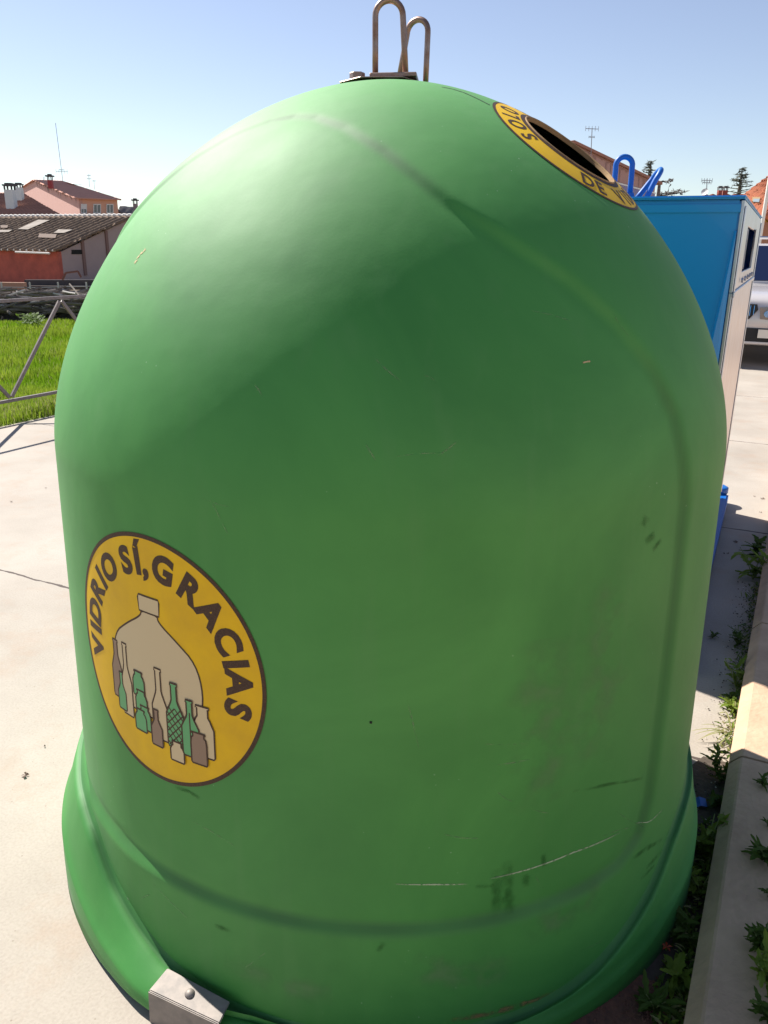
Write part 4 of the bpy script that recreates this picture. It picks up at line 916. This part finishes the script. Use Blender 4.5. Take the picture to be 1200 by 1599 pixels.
# conifers
def conifer(base, h, rad, label, seed, dens=1.0):
    rg = random.Random(seed); e_ = empty('conifer_tree', base, label, 'tree', 'conifers on the skyline'); mb = MB(); mb.tube([base, base+Vector((0, 0, h))], [.14, .02], 6); mb.build('trunk', mat('bark', (.10, .08, .06), .9), e_)
    mb = MB()
    for i in range(int(46*dens)):
        q = rg.random()**.8; z = h*(.12+.86*q); l = rad*(1-q)*rg.uniform(.6, 1.15)+.12; a = rg.uniform(0, 6.28); d_ = Vector((math.cos(a), math.sin(a), .12)); s = base+Vector((0, 0, z))
        mb.tube([s, s+d_*l], [.03, .008], 4)
        for k in range(7):
            c = s+d_*l*rg.uniform(.15, 1.0); t = Vector((rg.gauss(0, 1), rg.gauss(0, 1), rg.gauss(0, .5))).normalized()*rg.uniform(.12, .30); u_ = t.orthogonal().normalized()*.035
            mb.add([c-u_, c+u_, c+t], [(0, 1, 2)])
    mb.build('crown', mat('conifer_needles', (.09, .10, .08), .9, noise=(4, .3), col2=(.12, .13, .10)), e_)
conifer(at(1152, 318, 45), 1.75, .95, 'dark conifer left of the orange tiled roof', 5)
conifer(at(1013, 290, 40), 1.05, .35, 'tip of a conifer above the dull pink roof', 6, .5)
def shaggy(base, label, seed):
    rg = random.Random(seed); e_ = empty('broad_tree', base, label, 'tree'); mb = MB(); mb.tube([base, base+Vector((0, 0, 2.6))], [.16, .06], 6); mb.build('trunk', M['wood'], e_); mb = MB()
    for i in range(10):
        a = rg.uniform(-.5, .5); s = base+Vector((0, 0, rg.uniform(1.5, 2.7))); d_ = Vector((math.cos(a)*rg.choice((1, 1, 1, -1)), math.sin(a), rg.uniform(.0, .3))); l = rg.uniform(.5, 1.3); mb.tube([s, s+d_*l], [.03, .01], 4)
        for k in range(18):
            c = s+d_*l*rg.uniform(.2, 1.0)+Vector((rg.gauss(0, .06), rg.gauss(0, .06), rg.gauss(0, .05))); t = Vector((rg.gauss(0, 1), rg.gauss(0, 1), rg.gauss(0, .5))).normalized()*rg.uniform(.08, .2); u_ = t.orthogonal().normalized()*.05
            mb.add([c-u_, c+u_, c+t], [(0, 1, 2)])
    mb.build('crown', mat('dark_crown', (.10, .09, .08), .9), e_)
bt = at(1028, 306, 36); bt.z -= 2.1; shaggy(bt, 'dark spreading tree right of the dull pink house', 8)
# lamp post in front of the yellow house
lpb = at(1184, 380, 20); lpt = at(1201, 286, 20); mb = MB(); lpb = Vector((lpt.x-.0, lpt.y, -.3)); b1 = at(1186, 378, 20); mb.tube([Vector((b1.x, b1.y, -.3)), b1, at(1193, 335, 20), lpt, at(1207, 255, 20)], .045, 8)
tag(mb.build('flag_pole', M['white'], smooth=True), 'slim white pole between the yellow house and the parked car', 'pole')

# ------------------------------------------------------------------ parked car
cb = at(1150, 560, 11.0); cb = Vector((cb.x, cb.y, 0)); carU = Vector((.43, .903, 0)).normalized(); carN = Vector((carU.y, -carU.x, 0)); cb = cb-carN*.08
car = empty('parked_car', cb+carU*2.2, 'silver white car seen from the front behind the blue container', 'car')
def cp(x, y, z): return cb+carN*x+carU*y+Vector((0, 0, z))   # x right in the picture, y backwards
M['car'] = mat('silver_paint', (.60, .56, .54), .25, metal=.25, coat=.8)
M['carglass'] = mat('windscreen_glass', (.008, .014, .045), .12, spec=.35)
M['chrome'] = mat('chrome', (.7, .7, .7), .12, metal=1)
def loft(secs, name, m, parent, smooth=True, cap=True):
    mb = MB(); n = len(secs[0]); vs = [p for s_ in secs for p in s_]
    fs = [(j*n+i, j*n+(i+1) % n, (j+1)*n+(i+1) % n, (j+1)*n+i) for j in range(len(secs)-1) for i in range(n)]
    if cap: fs += [tuple(range(n))[::-1], tuple((len(secs)-1)*n+i for i in range(n))]
    mb.add(vs, fs); return mb.build(name, m, parent, smooth=smooth)
def sec(y, hw, z0, z1, k=.12):      # rounded section across the car
    pts = []
    for x, z in ((-hw+k, z0), (hw-k, z0), (hw-.03, z0+k*.6), (hw, z0+k*1.6), (hw, (z0+z1)/2), (hw-.04, z1-k*.8), (hw-k*1.2, z1-.02), (hw*.4, z1), (-hw*.4, z1), (-hw+k*1.2, z1-.02), (-hw+.04, z1-k*.8), (-hw, (z0+z1)/2), (-hw, z0+k*1.6), (-hw+.03, z0+k*.6)): pts.append(cp(x, y, z))
    return pts
loft([sec(0, .70, .33, .84), sec(.05, .82, .30, .90), sec(.25, .89, .27, .96), sec(1.0, .92, .26, 1.02), sec(1.5, .92, .26, 1.06), sec(3.5, .92, .26, 1.06), sec(4.3, .90, .28, 1.02), sec(4.45, .82, .34, .95)], 'body', M['car'], car)
cab = [sec(1.35, .78, 1.0, 1.08, .03), sec(1.9, .70, 1.03, 1.50, .08), sec(2.2, .68, 1.03, 1.60, .09), sec(3.4, .68, 1.03, 1.62, .09), sec(4.1, .68, 1.03, 1.50, .09), sec(4.35, .72, 1.0, 1.06, .03)]
loft(cab, 'cabin', M['car'], car)
mb = MB(); mb.slab([cp(-.70, 1.36, 1.085), cp(.70, 1.36, 1.085), cp(.60, 1.97, 1.565), cp(-.60, 1.97, 1.565)], -(carU*.012)+Vector((0, 0, .01))); mb.build('windscreen', M['carglass'], car)
for s_ in (1, -1):
    mb = MB(); mb.slab([cp(s_*.715, 1.7, 1.10), cp(s_*.715, 3.9, 1.10), cp(s_*.69, 3.6, 1.52), cp(s_*.69, 2.15, 1.50)], carN*s_*.02); mb.build('side_window', M['carglass'], car)
    mb = MB(); mb.slab([cp(s_*.275, -.035, .79), cp(s_*.72, .055, .82), cp(s_*.74, .04, .70), cp(s_*.66, .03, .62), cp(s_*.30, -.03, .64)], -carU*.02+Vector((0, 0, .004))); hl = mb.build('headlight', mat('headlight_glass', (.16, .15, .15), .12, spec=.8), car)
    mb = MB(); mb.tube([cp(s_*.52, -.04, .72), cp(s_*.52, -.012, .72)], .045, 16); mb.tube([cp(s_*.38, -.062, .71), cp(s_*.38, -.03, .71)], .042, 16); mb.build('lamp', M['chrome'], hl)
    mb = MB(); mb.slab([cp(s_*.04, -.03, .83), cp(s_*.24, -.03, .83), cp(s_*.26, -.03, .76), cp(s_*.17, -.03, .64), cp(s_*.06, -.03, .62)], -carU*.015); g_ = mb.build('grille', M['black'], car)
    mb = MB()
    for k in range(4): mb.bar(cp(s_*(.075+.045*k), -.05, .66+.01*k), cp(s_*(.075+.045*k), -.05, .815), .008, .01, up=carU)
    mb.build('grille_bar', M['chrome'], g_)
    mb = MB(); mb.tube([cp(s_*.62, 2.0, 1.62), cp(s_*.62, 2.1, 1.67), cp(s_*.62, 3.8, 1.67), cp(s_*.62, 3.9, 1.60)], .018, 8); mb.build('roof_rail', M['chrome'], car, smooth=True)
    mb = MB(); mb.obox(cp(s_*.9, 1.75, 1.02), carN*s_*.20, carU*.10, (0, 0, .15)); mb.build('mirror', M['car'], car, bevel=.03)
mb = MB(); mb.tube([cp(-.66, 2.45, 1.70), cp(.66, 2.45, 1.70)], .018, 8); mb.tube([cp(-.66, 3.2, 1.70), cp(.66, 3.2, 1.70)], .018, 8); mb.build('roof_bar', M['chrome'], car)
mb = MB(); mb.slab([cp(-.62, -.03, .34), cp(.62, -.03, .34), cp(.68, -.03, .52), cp(-.68, -.03, .52)], -carU*.014+carU*.03); mb.build('lower_intake', M['black'], car)
mb = MB(); mb.bar(cp(-.7, -.02, .33), cp(.7, -.02, .33), .05, .03, up=(0, 0, 1)); mb.build('bumper_lip', M['car'], car, bevel=.008)
mb = MB(); mb.slab([cp(.30, -.06, .40), cp(.80, -.06, .40), cp(.80, -.06, .51), cp(.30, -.06, .51)], -carU*.01); mb.build('number_plate', mat('plate_white', (.7, .66, .58), .4), car)
for x in (-.8, .8):
    for y in (.85, 3.6):
        c = cp(x, y, .33); wh = MB(); wh.tube([c-carN*.10, c+carN*.10], .33, 28); wo_ = wh.build('wheel', M['black'], car, bevel=.02); wh = MB(); wh.tube([c-carN*.108, c+carN*.108], .2, 20); wh.build('rim', M['chrome'], wo_)

# ------------------------------------------------------------------ weeds, litter along the kerb
def lobed(mb, c, d, up, l, w_, mi=0, curl=.3):
    """one toothed leaf from base c along d"""
    d = Vector(d).normalized(); s_ = d.cross(up).normalized(); n_ = s_.cross(d).normalized(); m_ = 6
    Lp = []; Rp = []; Mp = []
    for i in range(m_+1):
        q = i/m_; prof_ = math.sin(math.pi*min(1, q*.9+.1))**.8*(1 if i % 2 else .62); ctr = c+d*l*q+n_*(curl*l*(q-q*q*1.6)); Mp.append(ctr)
        Lp.append(ctr-s_*w_*prof_*.5+n_*.12*w_); Rp.append(ctr+s_*w_*prof_*.5+n_*.12*w_)
    vs = Lp+Mp+Rp; k = m_+1; mb.add(vs, [f for i in range(m_) for f in ((i, k+i, k+i+1, i+1), (k+i, 2*k+i, 2*k+i+1, k+i+1))], mi)
def weed(p, label, seed, n=14, size=.06, height=.06, m='leaf', group='weeds growing along the kerb', stems=3, mm=None):
    rg = random.Random(seed); e_ = empty('weed', p, label, 'weed', group); sm = MB(); lf = MB(); up = Vector((0, 0, 1))
    tops = []
    for k in range(stems):
        a = rg.uniform(0, 6.28); h = height*rg.uniform(.6, 1.2); t = p+Vector((math.cos(a)*h*.5, math.sin(a)*h*.5, h)); sm.tube([p, p.lerp(t, .5)+Vector((0, 0, h*.12)), t], [.0022, .0018, .0012], 5); tops.append((p, t))
    for i in range(int(n*1.7)):
        b, t = rg.choice(tops); c = b.lerp(t, rg.uniform(.05, 1)); a = rg.uniform(0, 6.28); d_ = Vector((math.cos(a), math.sin(a), rg.uniform(-.1, .9)))
        lobed(lf, c, d_, up, size*rg.uniform(.35, 1.1), size*rg.uniform(.2, .42), curl=rg.uniform(-.2, .4))
    sm.build('stem', M['stem'], e_); lf.build('foliage', M[m], e_)
    return e_
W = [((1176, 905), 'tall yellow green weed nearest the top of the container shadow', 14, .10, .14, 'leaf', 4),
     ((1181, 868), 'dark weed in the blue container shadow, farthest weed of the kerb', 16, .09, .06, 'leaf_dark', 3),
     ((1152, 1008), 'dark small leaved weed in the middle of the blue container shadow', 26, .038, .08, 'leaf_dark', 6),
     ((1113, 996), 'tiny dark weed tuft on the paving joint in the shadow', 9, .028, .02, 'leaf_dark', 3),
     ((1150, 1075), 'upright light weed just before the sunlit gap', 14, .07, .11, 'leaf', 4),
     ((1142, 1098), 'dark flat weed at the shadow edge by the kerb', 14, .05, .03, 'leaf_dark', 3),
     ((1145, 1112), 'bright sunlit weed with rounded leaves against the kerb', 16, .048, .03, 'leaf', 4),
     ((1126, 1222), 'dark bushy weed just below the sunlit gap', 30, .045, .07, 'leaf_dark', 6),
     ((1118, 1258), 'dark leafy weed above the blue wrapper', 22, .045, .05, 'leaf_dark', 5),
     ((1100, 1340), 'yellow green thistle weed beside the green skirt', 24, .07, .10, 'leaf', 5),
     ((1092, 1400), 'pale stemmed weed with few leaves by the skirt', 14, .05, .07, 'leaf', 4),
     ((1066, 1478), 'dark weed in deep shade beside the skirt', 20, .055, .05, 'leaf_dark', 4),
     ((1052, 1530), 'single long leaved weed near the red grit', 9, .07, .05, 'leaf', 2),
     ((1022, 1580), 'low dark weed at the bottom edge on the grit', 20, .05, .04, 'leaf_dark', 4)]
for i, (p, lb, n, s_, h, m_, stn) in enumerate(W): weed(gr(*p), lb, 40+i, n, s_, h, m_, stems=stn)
W2 = [((1192, 1228), 'small round leaved weed on the kerb top, highest one', 16, .030, .02, 'leaf_dark', 4), ((1200, 1290), 'tiny weed at the right edge of the kerb top', 8, .022, .02, 'leaf_dark', 3),
      ((1196, 1345), 'spreading jagged weed on the kerb top, middle one', 22, .055, .03, 'leaf_dark', 5), ((1202, 1400), 'little dark weed at the right edge below the jagged one', 9, .026, .02, 'leaf_dark', 3),
      ((1188, 1480), 'dense clump of green weed on the kerb top near the bottom', 60, .034, .04, 'leaf_dark', 10), ((1196, 1535), 'yellowish weed with long stalks on the kerb top', 24, .05, .05, 'leaf', 6), ((1196, 1590), 'lowest weed on the kerb top at the bottom right corner', 26, .04, .04, 'leaf_dark', 6)]
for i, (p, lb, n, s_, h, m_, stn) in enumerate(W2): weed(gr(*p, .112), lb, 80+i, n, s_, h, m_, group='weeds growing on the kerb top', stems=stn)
mb = MB()
for i in range(900):      # low tangled growth filling the gap between skirt and kerb
    uu = rng.choice((rng.uniform(1.15, 2.02), rng.uniform(1.15, 2.02), rng.uniform(2.35, 3.9))); of = -abs(rng.gauss(0, .028 if uu < 2.1 else .018))-.002
    c = world(of, uu, .004+rng.random()*.02); a = rng.uniform(0, 6.28); lobed(mb, c, (math.cos(a), math.sin(a), rng.uniform(.1, 1.2)), Vector((0, 0, 1)), rng.uniform(.010, .032), rng.uniform(.004, .012), mi=rng.choice((0, 0, 0, 1, 2)))
tag(mb.build('ground_cover', [M['leaf_dark'], M['leaf'], M['dry']]), 'low tangle of tiny dark leaves and dry bits filling the joint along the kerb', 'ground cover', kind='stuff')
# dry grass tuft in the sunlit gap
tuft = empty('grass_tuft', gr(1141, 1150), 'dry grass tuft lying out into the sunlit gap', 'grass tuft'); mb = MB(); b0 = gr(1142, 1150)+Vector((0, 0, .01))
for tx, ty, hh in ((1078, 1142, .03), (1085, 1147, .025), (1090, 1156, .02), (1095, 1132, .05), (1112, 1140, .03), (1108, 1185, .01), (1130, 1168, .01), (1125, 1128, .04), (1100, 1150, .03), (1118, 1160, .015), (1132, 1110, .03)):
    t = gr(tx, ty, hh); mid = b0.lerp(t, .5)+Vector((0, 0, .03)); prev = None; s_ = (t-b0).cross(Vector((0, 0, 1))).normalized(); P_ = []
    for i in range(9):
        q = i/8; c = b0*(1-q)**2+mid*2*q*(1-q)+t*q*q; w_ = .0028*(1-q)**.5+.0003; P_ += [c-s_*w_, c+s_*w_]
    mb.add(P_, [(2*i, 2*i+1, 2*i+3, 2*i+2) for i in range(8)])
mb.build('blade', M['dry'], tuft)
# litter: grit and leaf crumbs in the gutter, wrapper, petal
mb = MB(); gsp = []
for i in range(16):
    q = i/15; uu = 1.0+q*1.35; wv = .05+.02*math.sin(uu*9)+.02*math.sin(uu*23); mb_ = 0
    gsp.append((uu, wv+.05*max(0, 1-(uu-1.0)/.5)))
vs = [];
for uu, wv in gsp: vs += [world(-wv-.02, uu, .004), world(-.001, uu, .004)]
mb.add(vs, [(2*i, 2*i+1, 2*i+3, 2*i+2) for i in range(15)]); o = mb.build('gutter_dirt', M['litter']); o['kind'] = 'structure'
mb = MB()
ctr = gr(985, 1600)
vs = [ctr+Vector((math.cos(k*.3927)*(.16+.03*math.sin(k*2.1)), math.sin(k*.3927)*(.11+.02*math.cos(k*1.7)), .008)) for k in range(16)]
mb.poly(vs); o = mb.build('red_grit_patch', M['red_grit']); o['kind'] = 'structure'
mb = MB()
for i in range(1500):
    if i < 700: c = ctr+Vector((rng.gauss(0, .09), rng.gauss(0, .06), .008)); mi = 0
    else: uu = rng.uniform(1.0, 3.9); c = world(-abs(rng.gauss(0, .035))-.004, uu, .004); mi = 1 if rng.random() < .8 else 2
    s_ = rng.uniform(.0012, .0045); a = rng.uniform(0, 6.28); d1 = Vector((math.cos(a), math.sin(a), 0))*s_; d2 = Vector((-math.sin(a), math.cos(a), 0))*s_*rng.uniform(.5, 1)
    mb.add([c-d1, c-d2, c+d1, c+d2, c+Vector((0, 0, s_*rng.uniform(.6, 1.2)))], [(0, 1, 4), (1, 2, 4), (2, 3, 4), (3, 0, 4)], mi)
tag(mb.build('grit', [M['red_grit'], M['litter'], M['verge']]), 'red grit and crumbs scattered along the kerb foot', 'grit', kind='stuff')
mb = MB()
for p, s_ in (((1150, 845), .025), ((1137, 864), .010), ((1130, 864), .008), ((1162, 852), .008), ((1190, 778), .018), ((1178, 775), .01), ((1136, 760), .008), ((72, 762), .006), ((18, 783), .012), ((40, 1210), .014), ((70, 1165), .006), ((1188, 800), .008)):
    c = gr(*p, .004); 
    for k in range(4):
        a = rng.uniform(0, 6.28); d_ = Vector((math.cos(a), math.sin(a), 0))*s_*rng.uniform(.5, 1.2); e_ = Vector((-math.sin(a), math.cos(a), 0))*s_*.3; mb.add([c, c+d_*.5+e_+Vector((0, 0, .004)), c+d_, c+d_*.5-e_], [(0, 1, 2, 3)])
tag(mb.build('dead_leaves', mat('dead_leaf', (.10, .06, .04), .9)), 'scattered dead leaf crumbs on the pale concrete', 'leaf crumbs', kind='stuff')
mb = MB(); a, b, c, d_ = gr(1081, 1248, .012), gr(1102, 1247, .02), gr(1105, 1260, .014), gr(1084, 1262, .008); m1 = (a+b)/2+Vector((0, 0, .008)); m2 = (c+d_)/2+Vector((0, 0, .006))
mb.add([a, m1, b, c, m2, d_], [(0, 1, 4, 5), (1, 2, 3, 4)]); sw = mb.build('wrapper', M['litter_blue']); tag(sw, 'crumpled blue wrapper on the ground beside the green skirt', 'wrapper')
mb = MB(); c = gr(1041, 1479, .02)
for k in range(5): a = k*1.256; mb.add([c, c+Vector((math.cos(a-.4)*.008, math.sin(a-.4)*.008, .004)), c+Vector((math.cos(a)*.014, math.sin(a)*.014, .002)), c+Vector((math.cos(a+.4)*.008, math.sin(a+.4)*.008, .004))], [(0, 1, 2, 3)])
tag(mb.build('petal', M['litter_red']), 'small red orange petal beside the skirt in the weeds', 'petal')
